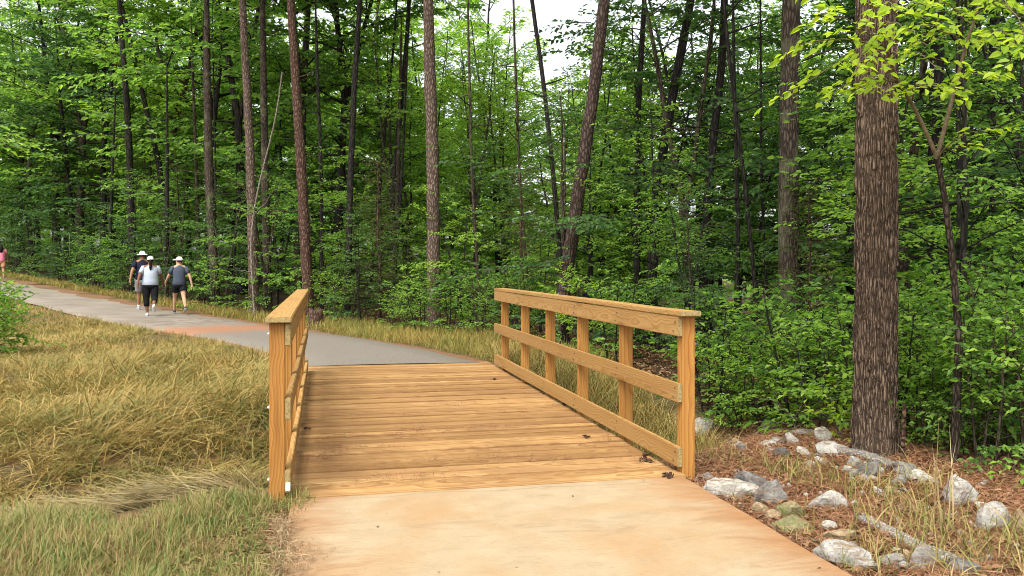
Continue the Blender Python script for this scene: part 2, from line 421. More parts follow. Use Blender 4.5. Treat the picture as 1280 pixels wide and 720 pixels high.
# ---- concrete slab in front of the bridge
m, nt, out = mat_new('clay_stained_concrete')
tc = nt.nodes.new('ShaderNodeTexCoord'); sep = nt.nodes.new('ShaderNodeSeparateXYZ'); nt.links.new(tc.outputs['Object'], sep.inputs[0])
n1 = noise_t(nt, tc.outputs['Object'], 1.1, 5, 0.55, 0.8); n2 = noise_t(nt, tc.outputs['Object'], 5.0, 6, 0.7); n3 = noise_t(nt, tc.outputs['Object'], 140, 3, 0.7)
n4 = noise_t(nt, mapping(nt, tc.outputs['Object'], (1.0, 3.5, 1)), 1.6, 6, 0.65, 1.2)
base = ramp(nt, n2.outputs[0], [(0.3, (0.335, 0.252, 0.152)), (0.7, (0.410, 0.318, 0.200))])
c1 = mixc(nt, ramp(nt, n1.outputs[0], [(0.44, (0, 0, 0)), (0.70, (0.8, 0.8, 0.8))]).outputs[0], base.outputs[0], (0.36, 0.205, 0.088))
edge = mth(nt, 'ABSOLUTE', mth(nt, 'SUBTRACT', sep.outputs[0], 1.18))
em = ramp(nt, mth(nt, 'ADD', edge, mth(nt, 'MULTIPLY', mth(nt, 'SUBTRACT', n4.outputs[0], 0.5), 0.9)), [(0.98, (0, 0, 0)), (1.0, (0, 0, 0)), (1.0, (0, 0, 0))])
em.color_ramp.elements[0].position = 0.0
mr = N(nt, 'ShaderNodeMapRange'); mr.inputs['From Min'].default_value = 1.0; mr.inputs['From Max'].default_value = 1.5
nt.links.new(mth(nt, 'ADD', edge, mth(nt, 'MULTIPLY', mth(nt, 'SUBTRACT', n4.outputs[0], 0.5), 0.9)), mr.inputs['Value'])
c2 = mixc(nt, mth(nt, 'MULTIPLY', mr.outputs[0], 0.95), c1, (0.29, 0.130, 0.048))
st = ramp(nt, n4.outputs[0], [(0.56, (0, 0, 0)), (0.74, (0.6, 0.6, 0.6))])
c3 = mixc(nt, st.outputs[0], c2, (0.25, 0.17, 0.10))
sp = ramp(nt, n3.outputs[0], [(0.3, (0.74, 0.74, 0.74)), (0.7, (1.12, 1.12, 1.12))])
c4 = mixc(nt, 1.0, c3, sp.outputs[0], 'MULTIPLY')
pores = ramp(nt, noise_t(nt, tc.outputs['Object'], 55, 3, .7).outputs[0], [(0.60, (0, 0, 0)), (0.70, (.55, .55, .55))])
c4 = mixc(nt, pores.outputs[0], c4, (0.20, 0.135, 0.08))
crk = N(nt, 'ShaderNodeTexVoronoi', Scale=.30); crk.feature = 'DISTANCE_TO_EDGE'
wv = nt.nodes.new('ShaderNodeVectorMath'); wv.operation = 'ADD'; nw = noise_t(nt, tc.outputs['Object'], 1.3, 3, .5); sc_ = nt.nodes.new('ShaderNodeVectorMath'); sc_.operation = 'SCALE'; sc_.inputs['Scale'].default_value = .35; nt.links.new(nw.outputs['Color'], sc_.inputs[0]); nt.links.new(tc.outputs['Object'], wv.inputs[0]); nt.links.new(sc_.outputs[0], wv.inputs[1]); nt.links.new(wv.outputs[0], crk.inputs['Vector'])
cm = ramp(nt, crk.outputs[0], [(0.0, (.35, .35, .35)), (0.0022, (0, 0, 0))])
c4 = mixc(nt, cm.outputs[0], c4, (0.12, 0.08, 0.05))
broom = noise_t(nt, mapping(nt, tc.outputs['Object'], (3, 160, 1)), 1.0, 3, .6)
hh_ = mth(nt, 'ADD', mth(nt, 'ADD', n3.outputs[0], mth(nt, 'MULTIPLY', n2.outputs[0], 1.5)), mth(nt, 'MULTIPLY', broom.outputs[0], 1.2))
principled(nt, out, c4, 0.85, 0.2, hh_, 0.006, 0.8)
M['concrete'] = m
def slab_mesh():
    bm = bmesh.new()
    s0, s1 = -7.0, 5.735
    Ls = [-0.20, 2.57]; n = 60
    ws = []
    top = []
    for L, sg in ((Ls[0], -1), (Ls[1], 1)):
        row = []
        for i in range(n + 1):
            s = s0 + (s1 - s0) * i / n
            j = 0.012 * mnoise.noise(Vector((s * 2.1, L, 3.3)))
            row.append((L + j, s))
        top.append(row)
    va = [bm.verts.new((p[0], p[1], 0.0)) for p in top[0]]; vb = [bm.verts.new((p[0], p[1], 0.0)) for p in top[1]]
    fs = [bm.faces.new((va[i], vb[i], vb[i + 1], va[i + 1])) for i in range(n)]
    r = bmesh.ops.extrude_face_region(bm, geom=fs)
    for v in [g for g in r['geom'] if isinstance(g, bmesh.types.BMVert)]: v.co.z = -0.10
    bmesh.ops.recalc_face_normals(bm, faces=bm.faces)
    me = bpy.data.meshes.new('concrete_path'); bm.to_mesh(me); bm.free(); me.materials.append(M['concrete']); return me
o = new_obj('concrete_path', slab_mesh()); o.rotation_euler = (0, 0, A)
tag(o, 'clay stained concrete path slab leading onto the footbridge', kind='structure')

# ---- asphalt path beyond the bridge
m, nt, out = mat_new('old_asphalt')
tc = nt.nodes.new('ShaderNodeTexCoord'); sep = nt.nodes.new('ShaderNodeSeparateXYZ'); nt.links.new(tc.outputs['Object'], sep.inputs[0])
n1 = noise_t(nt, tc.outputs['Object'], 0.8, 5, 0.6, 0.8); n2 = noise_t(nt, tc.outputs['Object'], 48, 6, 0.8); n3 = noise_t(nt, mapping(nt, tc.outputs['Object'], (1, 1, 1)), 2.6, 5, 0.65, 1.0)
asp = ramp(nt, n2.outputs[0], [(0.35, (0.100, 0.088, 0.074)), (0.65, (0.225, 0.197, 0.163))])
old = ramp(nt, n1.outputs[0], [(0.3, (0.165, 0.142, 0.115)), (0.7, (0.240, 0.207, 0.168))])
tt = mth(nt, 'ADD', mth(nt, 'MULTIPLY', sep.outputs[0], -0.7), mth(nt, 'MULTIPLY', sep.outputs[1], 0.72))
tt = mth(nt, 'ADD', tt, mth(nt, 'MULTIPLY', mth(nt, 'SUBTRACT', n3.outputs[0], 0.5), 3.5))
def win(v, a, b, c, d):
    r1 = N(nt, 'ShaderNodeMapRange'); r1.inputs['From Min'].default_value = a; r1.inputs['From Max'].default_value = b; nt.links.new(v, r1.inputs['Value'])
    r2 = N(nt, 'ShaderNodeMapRange'); r2.inputs['From Min'].default_value = c; r2.inputs['From Max'].default_value = d; nt.links.new(v, r2.inputs['Value'])
    return mth(nt, 'SUBTRACT', r1.outputs[0], r2.outputs[0], clamp=True)
c1 = mixc(nt, win(tt, 19.2, 20.2, 900, 901), asp.outputs[0], old.outputs[0])
c2 = mixc(nt, mth(nt, 'MULTIPLY', win(tt, 18.0, 18.5, 19.7, 20.3), 0.85), c1, (0.27, 0.130, 0.072))
dk = mth(nt, 'MULTIPLY', win(tt, 20.2, 21.0, 22.6, 23.4), ramp(nt, n3.outputs[0], [(0.46, (0, 0, 0)), (0.56, (0.6, 0.6, 0.6))]).outputs[0])
c2 = mixc(nt, dk, c2, (0.13, 0.10, 0.085))
c2 = mixc(nt, ramp(nt, n3.outputs[0], [(0.60, (0, 0, 0)), (0.80, (0.5, 0.5, 0.5))]).outputs[0], c2, (0.12, 0.105, 0.10))
principled(nt, out, c2, 0.95, 0.08, n2.outputs[0], 0.006, 0.6)
M['asphalt'] = m
def path_mesh():
    ncr = 8
    u = np.linspace(0, 1, ncr + 1)
    jit = 0.06 * np.stack([snoise2(np.arange(NP) * 1.0, np.zeros(NP), 1.3, 8), snoise2(np.arange(NP) * 1.0, np.ones(NP) * 9, 1.3, 9)], 1)
    a = near_r.copy(); b = far_r.copy(); dv = unit(b[:, :2] - a[:, :2])
    a[:, :2] -= dv * jit[:, :1]; b[:, :2] += dv * jit[:, 1:]
    a[:, 2] += 0.0; P = a[:, None] * (1 - u)[None, :, None] + b[:, None] * u[None, :, None]
    P[:, :, 2] += 0.012 * (1 - (2 * u - 1) ** 2)[None]
    P[:, 0, 2] -= 0.05; P[:, -1, 2] -= 0.05
    P[:, 1, :] = 0.97 * a + 0.03 * b; P[:, -2, :] = 0.03 * a + 0.97 * b
    i = (np.arange(NP - 1)[:, None] * (ncr + 1) + np.arange(ncr)[None]).ravel()
    return mesh_np('asphalt_path', P.reshape(-1, 3), np.stack([i, i + 1, i + ncr + 2, i + ncr + 1], -1), [M['asphalt']], True)
tag(new_obj('asphalt_path', path_mesh()), 'paved path curving left and uphill past the walkers', kind='structure')

# ------------------------------------------------------------------ footbridge
bridge = thing('footbridge', 'golden timber footbridge with plank deck and post and board railings', 'footbridge', (0, 0, 0), A)
def board(name, size, mats, parent, loc, rot=(0, 0, 0), bev=0.005, ends=True, mesh=None, warp=0.0):
    """a sawn board, length along local X"""
    if mesh is None:
        bm = bmesh.new()
        bmesh.ops.create_cube(bm, size=1.0)
        for v in bm.verts: v.co = Vector((v.co.x * size[0], v.co.y * size[1], v.co.z * size[2]))
        if warp:
            nseg = 8
            es = [e for e in bm.edges if abs((e.verts[0].co - e.verts[1].co).x) > size[0] * 0.9]
            bmesh.ops.subdivide_edges(bm, edges=es, cuts=nseg)
            sd = random.uniform(0, 99)
            for v in bm.verts:
                v.co.y += warp * mnoise.noise(Vector((v.co.x * 0.7 + sd, 0, 0))); v.co.z += warp * mnoise.noise(Vector((v.co.x * 0.7 + sd, 5, 0)))
        bmesh.ops.bevel(bm, geom=[e for e in bm.edges if e.is_manifold and e.calc_face_angle(0) > 0.5], offset=bev, segments=2, affect='EDGES')
        mesh = bpy.data.meshes.new(name)
        for f in bm.faces:
            if ends and abs(f.normal.x) > 0.8: f.material_index = 1
        bm.to_mesh(mesh); bm.free()
        for mm in mats: mesh.materials.append(mm)
    o = new_obj(name, mesh, parent); o.location = loc; o.rotation_euler = rot
    return o

DW = (M['deck_wood'], M['end_wood']); RW = (M['rail_wood'], M['end_wood']); PW = (M['post_wood'], M['end_wood'])
S0, S1 = 5.75, 13.40
npl = 42; pitch = (S1 - S0) / npl
pl_mesh = [None] * 4
for i in range(npl):
    k = i % 4
    s = S0 + (i + 0.5) * pitch
    o = board('plank', (2.86, pitch - 0.020, 0.040), DW, bridge, (1.185 + random.uniform(-.006, .006), s, -0.023 + random.uniform(-.006, .006)), (random.uniform(-.008, .008), 0, random.uniform(-.0012, .0012)), 0.005, True, pl_mesh[k], 0.004)
    pl_mesh[k] = o.data
for L in (-0.15, 0.8, 1.6, 2.52):
    board('joist', (S1 - S0 - 0.04, 0.09, 0.24), (M['dark_void'], M['dark_void']), bridge, (L, 0.5 * (S0 + S1), -0.175), (0, 0, R(90)))
# deck screws: two rows, far too small to pick apart
mb = MB()
for i in range(npl):
    for L in (-0.12, 2.5):
        for q in (-0.04, 0.04):
            s = S0 + (i + 0.5) * pitch + q + random.uniform(-.006, .006)
            l = L + random.uniform(-.008, .008)
            th = np.linspace(0, 2 * np.pi, 6, endpoint=False)
            mb.add(np.concatenate([np.stack([l + .005 * np.cos(th), s + .005 * np.sin(th), np.full(6, 0.0025)], 1), [[l, s, 0.003]]]), np.stack([np.arange(6), (np.arange(6) + 1) % 6, np.full(6, 6)], 1))
o = new_obj('deck_screws', mb.mesh('deck_screws', [simple_mat('screw', (0.08, 0.06, 0.05), 0.5)]), bridge); o['kind'] = 'stuff'

def bolt_mesh():
    bm = bmesh.new()
    bmesh.ops.create_cone(bm, cap_ends=True, segments=10, radius1=0.019, radius2=0.019, depth=0.004, matrix=Matrix.Translation((0, 0, 0.002)))
    bmesh.ops.create_cone(bm, cap_ends=True, segments=6, radius1=0.011, radius2=0.010, depth=0.010, matrix=Matrix.Translation((0, 0, 0.0085)))
    me = bpy.data.meshes.new('bolt'); bm.to_mesh(me); bm.free(); me.materials.append(M['steel']); return me
bolt_me = bolt_mesh()
def screw_mesh():
    bm = bmesh.new(); bmesh.ops.create_cone(bm, cap_ends=True, segments=8, radius1=0.0075, radius2=0.0055, depth=0.003)
    me = bpy.data.meshes.new('screw'); bm.to_mesh(me); bm.free(); me.materials.append(simple_mat('rail_screw', (0.05, 0.04, 0.035), .5)); return me
screw_me = screw_mesh()
def railing(side, Lin, posts, r0, r1, cap0, label):
    """Lin: L of the inner face of the boards; side -1 left, +1 right; boards stand inside the posts"""
    g = new_obj('railing', None, bridge); g['label'] = label
    bt = 0.038
    Lb = Lin + side * bt / 2; Lp = Lin + side * (bt + 0.051); Lc = Lin + side * 0.079
    for i, s in enumerate(posts):
        zb = float(gz(*xy(s, Lp))) - 0.15
        if i == 0: zb = min(zb, -0.2)
        ht = 1.168
        o = board('post', (ht - zb, 0.100, 0.100), PW, g, (Lp, s, 0.5 * (ht + zb)), (0, R(90), 0), 0.006, True)
        o.rotation_euler = (0, R(-90), R(90 * random.randint(0, 3)) if False else 0)
        for zz in (1.09, 0.60, 0.12):
            b = new_obj('bolt', bolt_me, g); b.location = (Lin + side * (bt + 0.1012), s + 0.01, zz); b.rotation_euler = (0, side * R(90), 0)
    for s in posts:
        for zz in (1.09, 0.597, 0.118):
            for dz_, ds_ in ((.035, -.018), (-.035, .016)):
                b = new_obj('screw', screw_me, g); b.location = (Lin - side * 0.0055, s + ds_ + .012, zz + dz_); b.rotation_euler = (0, -side * R(90), 0)
    mid = 0.5 * (r0 + r1); ln = r1 - r0
    for nm, z, hgt, dz in (('top_rail', 1.0925, 0.150, 0), ('middle_rail', 0.597, 0.142, 0.03), ('bottom_rail', 0.118, 0.148, 0.02)):
        o = board(nm, (ln + dz, bt, hgt), RW, g, (Lb, mid + dz * 0.5, z), (0, 0, R(90)), 0.005, True, None, 0.006)
    board('cap_rail', (r1 - cap0, 0.168, 0.038), RW, g, (Lc, 0.5 * (r1 + cap0), 1.1885), (0, 0, R(90)), 0.006, True, None, 0.005)
    return g
gl = railing(-1, -0.205, [5.80, 7.09, 8.38, 9.66, 10.95, 12.24], 5.74, 12.62, 5.70, 'left railing seen nearly end on')
gr = railing(1, 2.575, [5.87, 7.155, 8.44, 9.725, 11.01, 12.295], 5.82, 12.66, 5.76, 'right railing with six posts and three boards')
o = board('tag', (0.055, 0.030, 0.003), (M['white_tag'], M['white_tag']), gl, (-0.224, 5.7375, 0.085), (R(90), R(90), 0), 0.0008)

# ------------------------------------------------------------------ leaves and trees
def expand_leaves(P, D, Nn, S, W=0.6, hi=False, fold=0.14, curl=0.12):
    """leaf blades from base points, directions, normals, lengths"""
    D = unit(D); B = unit(np.cross(D, Nn)); Nn = np.cross(B, D); S = S[:, None]
    n = len(P)
    if hi:
        V = np.stack([P,
                      P + D * S * .28 + B * S * W * .46 + Nn * S * fold * .8,
                      P + D * S * .62 + B * S * W * .40 + Nn * S * fold * .6 - Nn * S * curl * .3,
                      P + D * S - Nn * S * curl,
                      P + D * S * .62 - B * S * W * .40 + Nn * S * fold * .6 - Nn * S * curl * .3,
                      P + D * S * .28 - B * S * W * .46 + Nn * S * fold * .8], 1)
        b = np.arange(n)[:, None] * 6
        T = np.concatenate([b + np.array([[0, 2, 1]]), b + np.array([[0, 3, 2]]), b + np.array([[0, 4, 3]]), b + np.array([[0, 5, 4]])])
    else:
        V = np.stack([P, P + D * S * .45 + B * S * W * .5 + Nn * S * fold, P + D * S - Nn * S * curl, P + D * S * .45 - B * S * W * .5 + Nn * S * fold], 1)
        b = np.arange(n)[:, None] * 4
        T = np.concatenate([b + np.array([[0, 2, 1]]), b + np.array([[0, 3, 2]])])
    return V.reshape(-1, 3), T

class Leaves:
    def __init__(s): s.P = []; s.D = []; s.N = []; s.S = []
    def twig(s, rg, p0, d, length, n, size, nrm, spread=0.9, tilt=0.35, droop=0.15):
        u = (np.arange(n) + rg.uniform(0.1, 0.9, n)) / n
        d = unit(np.asarray(d)); side = unit(np.cross(d, nrm))
        sg = np.where(np.arange(n) % 2 == 0, 1.0, -1.0)
        P = p0 + d * (u * length)[:, None] + np.array([0, 0, -1.0]) * (droop * length * u ** 2)[:, None]
        D = d + side * (sg * spread * rg.uniform(0.6, 1.3, n))[:, None] + rg.normal(0, .22, (n, 3)) + np.array([0, 0, -0.25])
        Nm = nrm + rg.normal(0, tilt, (n, 3))
        s.P.append(P + rg.normal(0, .012, (n, 3))); s.D.append(D); s.N.append(Nm); s.S.append(size * rg.uniform(0.6, 1.2, n))
    def build(s, name, mat, W=0.6, hi=False, fold=.14, curl=.12):
        P, D, Nn, S = (np.concatenate(a) for a in (s.P, s.D, s.N, s.S))
        V, T = expand_leaves(P, D, Nn, S, W, hi, fold, curl)
        return mesh_np(name, V, T, [mat])

UP = np.array([0, 0, 1.0])
def grow_branch(rg, mb, lv, p0, az, el, length, r, leaf, dens, sag=0.10, start=0.2, sub_len=0.45, nseg=4, tilt=.35, hi_twig=True):
    n = 7
    u = np.linspace(0, 1, n)
    d = np.array([math.cos(az) * math.cos(el), math.sin(az) * math.cos(el), math.sin(el)])
    bend = rg.normal(0, .10, 3) * length
    P = p0 + d * (u * length)[:, None] + bend * (u ** 2)[:, None] - UP * (sag * length * u ** 2.2)[:, None]
    if mb is not None: add_tube(mb, P, r * (1 - 0.85 * u), nseg, cap=False)
    nsub = max(3, int(length * (1 - start) / 0.17 * dens))
    for k in range(nsub):
        t = start + (1 - start) * (k + rg.uniform(0, 1)) / nsub
        q = np.array([np.interp(t, u, P[:, j]) for j in range(3)])
        tg = P[min(n - 1, int(t * (n - 1)) + 1)] - P[int(t * (n - 1)) if t < 1 else n - 2]; tg = unit(tg)
        sd = unit(np.cross(tg, UP)) * (1 if k % 2 else -1)
        dd = unit(tg * rg.uniform(.4, 1.0) + sd * rg.uniform(.5, 1.2) + UP * rg.normal(.02, .18))
        ln = sub_len * length * (1.05 - 0.6 * t) * rg.uniform(.5, 1.15); ln = min(max(ln, .22), 1.0)
        nl = max(4, int(ln / (leaf * 0.42)))
        nm = unit(UP + 0.25 * d + rg.normal(0, .22, 3))
        lv.twig(rg, q, dd, ln, nl, leaf, nm, tilt=tilt)
        if mb is not None and hi_twig: add_tube(mb, np.stack([q, q + dd * ln * .9 - UP * .1 * ln]), [r * .22 + .002, .0015], 3, cap=False)

def make_tree(seed, height, base, radius, nb, leaf, r0, lmat, bmat, dens=1.0, el=(0.0, 0.7), prof=None, hi=False, W=.6, lean=0.04, sag=.1, stems=1, tilt=.35, spread=.22, side=0, split=0.0):
    """returns (trunk mesh, crown mesh) of a broadleaf tree standing at the origin; stems part at the height split"""
    rg = np.random.default_rng(seed); mb = MB(); lv = Leaves()
    n = 14; u = np.linspace(0, 1, n)
    common = np.cumsum(rg.normal(0, lean, (n, 2)), axis=0) * height / n
    for st in range(stems):
        w = np.cumsum(rg.normal(0, lean, (n, 2)), axis=0) * height / n if st else 0
        off = rg.normal(0, .10, 2) if stems > 1 and split == 0 else np.zeros(2)
        a_ = st * 6.283 / max(stems, 1) + rg.uniform(-.5, .5)
        sp = np.array([math.cos(a_), math.sin(a_)]) * spread * height * rg.uniform(.6, 1.2) if stems > 1 else np.zeros(2)
        k = np.clip((u - split) / (1 - split), 0, 1) ** .85
        XY_ = common + off + sp * k[:, None] + (w * k[:, None] if st else 0)
        hh = height * (1 if st == 0 else rg.uniform(.8, 1.0))
        P = np.stack([XY_[:, 0], XY_[:, 1], -0.25 + (hh + .25) * u], 1)
        rad = (r0 * (1 if st == 0 else .75) * (1 - 0.92 * u) * (1 + 0.5 * np.exp(-u * 16)) + .006)
        i0 = 0 if (st == 0 or split == 0) else int(split * n)
        add_tube(mb, P[i0:], rad[i0:], 8, cap=False)
        m_ = nb // stems
        for i in range(m_):
            t = (i + rg.uniform(0, 1)) / m_
            z = base + (hh * .99 - base) * t
            uu = (z + .25) / (hh + .25)
            p0 = np.array([np.interp(uu, u, P[:, j]) for j in range(3)])
            pr = prof(t) if prof else (0.55 + 0.9 * t) * (1 - t) ** 0.55 * 1.25
            ln = max(0.4, radius * pr * rg.uniform(.45, 1.25))
            az = i * 2.399 + rg.uniform(-.7, .7)
            e = el[0] + (el[1] - el[0]) * t + rg.normal(0, .15)
            br = max(.006, r0 * .28 * (1 - .6 * t))
            grow_branch(rg, mb, lv, p0, az, e, ln, br, leaf, dens, sag, tilt=tilt)
            for q in range(side):
                f = rg.uniform(.3, .8); d = np.array([math.cos(az) * math.cos(e), math.sin(az) * math.cos(e), math.sin(e)])
                grow_branch(rg, mb, lv, p0 + d * ln * f - UP * sag * ln * f ** 2.2, az + rg.choice([-1, 1]) * rg.uniform(.5, 1.1), e * .6 + rg.normal(0, .15), ln * rg.uniform(.35, .6), br * .6, leaf, dens, sag, start=.1, tilt=tilt)
    return mb.mesh('trunk', [bmat], True), lv.build('crown', lmat, W, hi)

def place_tree(meshes, loc, rz, sc, label, group=None, name='understory_tree', lmat=None, bmat=None, cat='tree', tilt=(0, 0)):
    t = thing(name, label, cat, loc, rz, group)
    t.rotation_euler = (tilt[0], tilt[1], rz)
    t.scale = sc if isinstance(sc, (tuple, list)) else (sc, sc, sc)
    for nm, mm, ov in zip(('trunk', 'crown'), meshes, (bmat, lmat)):
        o = new_obj(nm, mm, t)
        if ov is not None:
            o.material_slots[0].link = 'OBJECT'; o.material_slots[0].material = ov
    return t

# --- prototypes (unit: metres)
layered = lambda t: (0.62 + 0.5 * math.sin(t * 3.0)) * (1.06 - t) ** 0.28
oval = lambda t: (0.30 + 0.85 * math.sin(0.35 + t * 2.5)) * (1.05 - t) ** 0.2
protos = {
    'edge': [make_tree(100 + i, 5.2, 0.35, 2.0, 34, (.102, .080)[i % 2], 0.055, M['leaf_bright'], M['bark_grey'], (1.15, 1.05)[i % 2], (-.02, .75), layered, True, (.6, .48)[i % 2], tilt=.38, side=1, stems=1 + i // 2, spread=.14, split=.3) for i in range(4)],
    'mid': [make_tree(200 + i, 8.0, 1.0, 2.5, 40, 0.130, 0.085, M['leaf_mid'], M['bark_dark'], 1.15, (0.0, .8), layered, side=2, stems=2, spread=.12, split=.35) for i in range(4)],
    'tall': [make_tree(300 + i, 14.0, 2.6, 3.2, 48, 0.19, 0.14, M['leaf_mid'], M['bark_dark'], 1.15, (0.05, .95), oval, lean=.03, side=2, stems=2, spread=.09, split=.4) for i in range(3)],
    'shrub': [make_tree(400 + i, 1.5, 0.12, 1.0, 30, 0.082, 0.016, M['leaf_mid'], M['bark_grey'], 1.5, (.15, .9), None, stems=3, lean=.06) for i in range(3)],
    'canopy': [make_tree(500 + i, 8.0, 0.5, 4.2, 40, 0.30, 0.12, M['leaf_mid'], M['bark_dark'], 0.7, (0.1, .9), oval, side=1, stems=2, spread=.2, split=.1) for i in range(2)],
}
print('protos', {k: [len(m[1].polygons) for m in v] for k, v in protos.items()})

def trunk_mesh(pts, rads, nseg=16, flare=0.25, seed=0, rough=.05, ring=0.25):
    """a lone trunk through world points (relative to the first), smooth, slightly irregular"""
    P = np.asarray(pts, float); d = np.concatenate([[0], np.cumsum(np.linalg.norm(np.diff(P, axis=0), axis=1))])
    n = max(12, int(d[-1] / ring)); u = np.linspace(0, d[-1], n)
    Q = np.stack([np.interp(u, d, P[:, k]) for k in range(3)], 1); rr = np.interp(u, d, rads)
    for _ in range(8): Q[1:-1] = .25 * Q[:-2] + .5 * Q[1:-1] + .25 * Q[2:]
    rg = np.random.default_rng(seed)
    rr = rr * (1 + flare * np.exp(-u / 0.35))
    mb = MB(); add_tube(mb, Q, rr, nseg, rough=rough, rg=rg, cap=False)
    return mb, Q, rr

def hero_trunk(name, pix, y, wpx, label, bark, top=17.0, canopy=True, stubs=4, seed=0, nseg=14, cz=None, csc=1.0, group=None, wtop=0.75, cat='tree'):
    """pix: photo pixels bottom -> top at depth y; the first one is the foot"""
    W = [at(px, py, y) for px, py in pix]
    f = W[0]; g = float(gz(f.x, f.y))
    # run the trunk down to the soil along its own lean
    dr = W[1] - W[0]; k = (g - 0.25 - f.z) / dr.z
    foot = W[0] + dr * k
    pts = [foot] + (W if k < -0.02 else W[1:])
    dr = pts[-1] - pts[-2]; up = (top - pts[-1].z) / max(dr.z, .1)
    if up > 0:
        e = pts[-1] + dr * up; e.x = pts[-1].x + (e.x - pts[-1].x) * .6; pts.append(e)
    rel = [p - foot for p in pts]
    r = wpx * y / F / 2
    H = max(rel[-1].z, 1)
    rads = [r * (1 - (1 - wtop) * min(1, p.z / 8.0)) if p.z < 8 else r * wtop * (1 - .8 * (p.z - 8) / max(H - 8, 1)) for p in rel]
    mb, Q, rr = trunk_mesh([tuple(p) for p in rel], rads, nseg, seed=seed)
    rg = np.random.default_rng(seed + 7)
    for s in range(stubs):      # dead lower limbs
        i = int(len(Q) * rg.uniform(.12, .6)); az = rg.uniform(0, 6.28); ln = rg.uniform(.4, 1.6)
        p = Q[i]; d = np.array([math.cos(az), math.sin(az), rg.uniform(-.1, .5)])
        pp = p + d * (np.linspace(0, 1, 5) * ln)[:, None] + rg.normal(0, .05, (5, 3)) * np.linspace(0, 1, 5)[:, None]
        add_tube(mb, pp, np.linspace(.022, .004, 5), 4, cap=False)
    t = thing(name, label, cat, (foot.x, foot.y, foot.z), 0, group)
    new_obj('trunk', mb.mesh('trunk', [bark], True), t)
    if canopy:
        zc0 = cz if cz is not None else max(top - 7.0, CAM_H + .34 * y + 0.8 - foot.z)
        i = int(np.argmin(np.abs(Q[:, 2] - zc0)))
        c = new_obj('crown', protos['canopy'][seed % 2][1], t); c.location = Q[min(i, len(Q) - 1)]; c.rotation_euler = (0, 0, seed * 1.3); c.scale = (csc,) * 3
        lm = new_obj('limbs', protos['canopy'][seed % 2][0], t); lm.location = c.location; lm.rotation_euler = c.rotation_euler; lm.scale = c.scale
    return t

B = M
heroes = [
    ('hardwood_tree', [(988, 445), (985, 300), (986, 150), (990, -10)], 12.0, 27, 'straight grey brown trunk with pale mossy patches standing left of the big oak', B['bark_grey'], 17),
    ('pine_tree', [(703, 372), (722, 250), (741, 120), (757, -10)], 16.0, 18, 'dark pine trunk leaning right, rising behind the right railing', B['bark_pine'], 17),
    ('pine_tree', [(542, 330), (541, 200), (537, 80), (535, -10)], 21.0, 18, 'straight tan grey pine trunk rising beyond the far end of the deck', B['bark_pine_grey'], 18),
    ('pine_tree', [(384, 352), (376, 200), (363, 0)], 22.5, 14, 'reddish pine trunk just behind the left railing, tilting slightly left', B['bark_red'], 18),
    ('hardwood_tree', [(318, 390), (313, 200), (303, 0)], 24.8, 13, 'light grey trunk right of the walkers, left one of a close pair', B['bark_pine_grey'], 18),
    ('hardwood_tree', [(335, 385), (331, 200), (328, 0)], 26.5, 11, 'grey trunk right of the walkers, right one of a close pair', B['bark_grey'], 18),
    ('hardwood_tree', [(270, 378), (261, 200), (258, 0)], 27.5, 11, 'slim dark brown trunk with pale flecks beside the woman in dark blue', B['bark_grey'], 18),
    ('hardwood_tree', [(166, 322), (160, 150), (148, -10)], 34.0, 10, 'dark trunk straight behind the man in the white hat', B['bark_dark'], 19),
    ('hardwood_tree', [(212, 330), (200, 210), (165, 60), (148, -10)], 35.0, 8.5, 'dark trunk bowing to the left above the walkers', B['bark_dark'], 19),
    ('hardwood_tree', [(434, 400), (437, 250), (443, 100), (451, -10)], 23.5, 9, 'thin dark trunk with a pale grey foot beyond the asphalt bend', B['bark_dark'], 17),
    ('hardwood_tree', [(701, 330), (690, 200), (678, 90), (663, -10)], 17.5, 6.5, 'thin dark stem leaning left beside the leaning pine', B['bark_dark'], 13),
    ('hardwood_tree', [(812, 380), (826, 200), (848, 80), (866, -10)], 20.0, 14, 'thick black trunk leaning right above the middle of the right railing', B['bark_dark'], 18),
    ('hardwood_tree', [(796, 330), (797, 150), (806, -10)], 22.0, 9, 'slim black upright trunk left of the thick black leaning trunk', B['bark_dark'], 18),
    ('hardwood_tree', [(880, 340), (888, 200), (903, 80), (906, -10)], 18.5, 12, 'black trunk with a slight bend above the near end of the right railing', B['bark_dark'], 18),
    ('hardwood_tree', [(1166, 430), (1170, 150), (1173, -10)], 14.0, 20, 'wide dark trunk half hidden behind the forked sapling', B['bark_dark'], 18),
    ('hardwood_tree', [(1240, 430), (1238, 200), (1243, -10)], 15.0, 12, 'dark trunk in the shade near the right edge of the view', B['bark_dark'], 18),
    ('hardwood_tree', [(492, 350), (494, 200), (508, 60), (512, -10)], 27.0, 8, 'slim dark trunk left of the straight tan grey pine', B['bark_dark'], 18),
    ('hardwood_tree', [(462, 360), (478, 200), (482, 150), (492, 60)], 28.0, 5, 'crooked thin dark stem between the pale footed trunk and the tan grey pine', B['bark_dark'], 12),
    ('hardwood_tree', [(95, 330), (84, 210), (75, 120)], 42.0, 6, 'thin dark stem above the bend of the path at far left', B['bark_dark'], 14),
    ('hardwood_tree', [(918, 450), (919, 380), (924, 320), (920, 200)], 14.0, 6, 'thin black stem in the gap left of the mossy grey brown trunk', B['bark_dark'], 9),
]
for k, (nm, pix, y, w, lab, bark, top) in enumerate(heroes):
    hero_trunk(nm, pix, y, w, lab, bark, top, canopy=(w > 7), seed=k + 1, stubs=5 if w < 30 else 0)
hero_trunk('bent_sapling', [(318, 392), (312, 300), (322, 235), (345, 150), (352, 100)], 23.6, 2.6, 'pale bent leafless sapling crossing the close pair of grey trunks', B['bark_pale'], 7, canopy=False, seed=40, stubs=3, nseg=8)

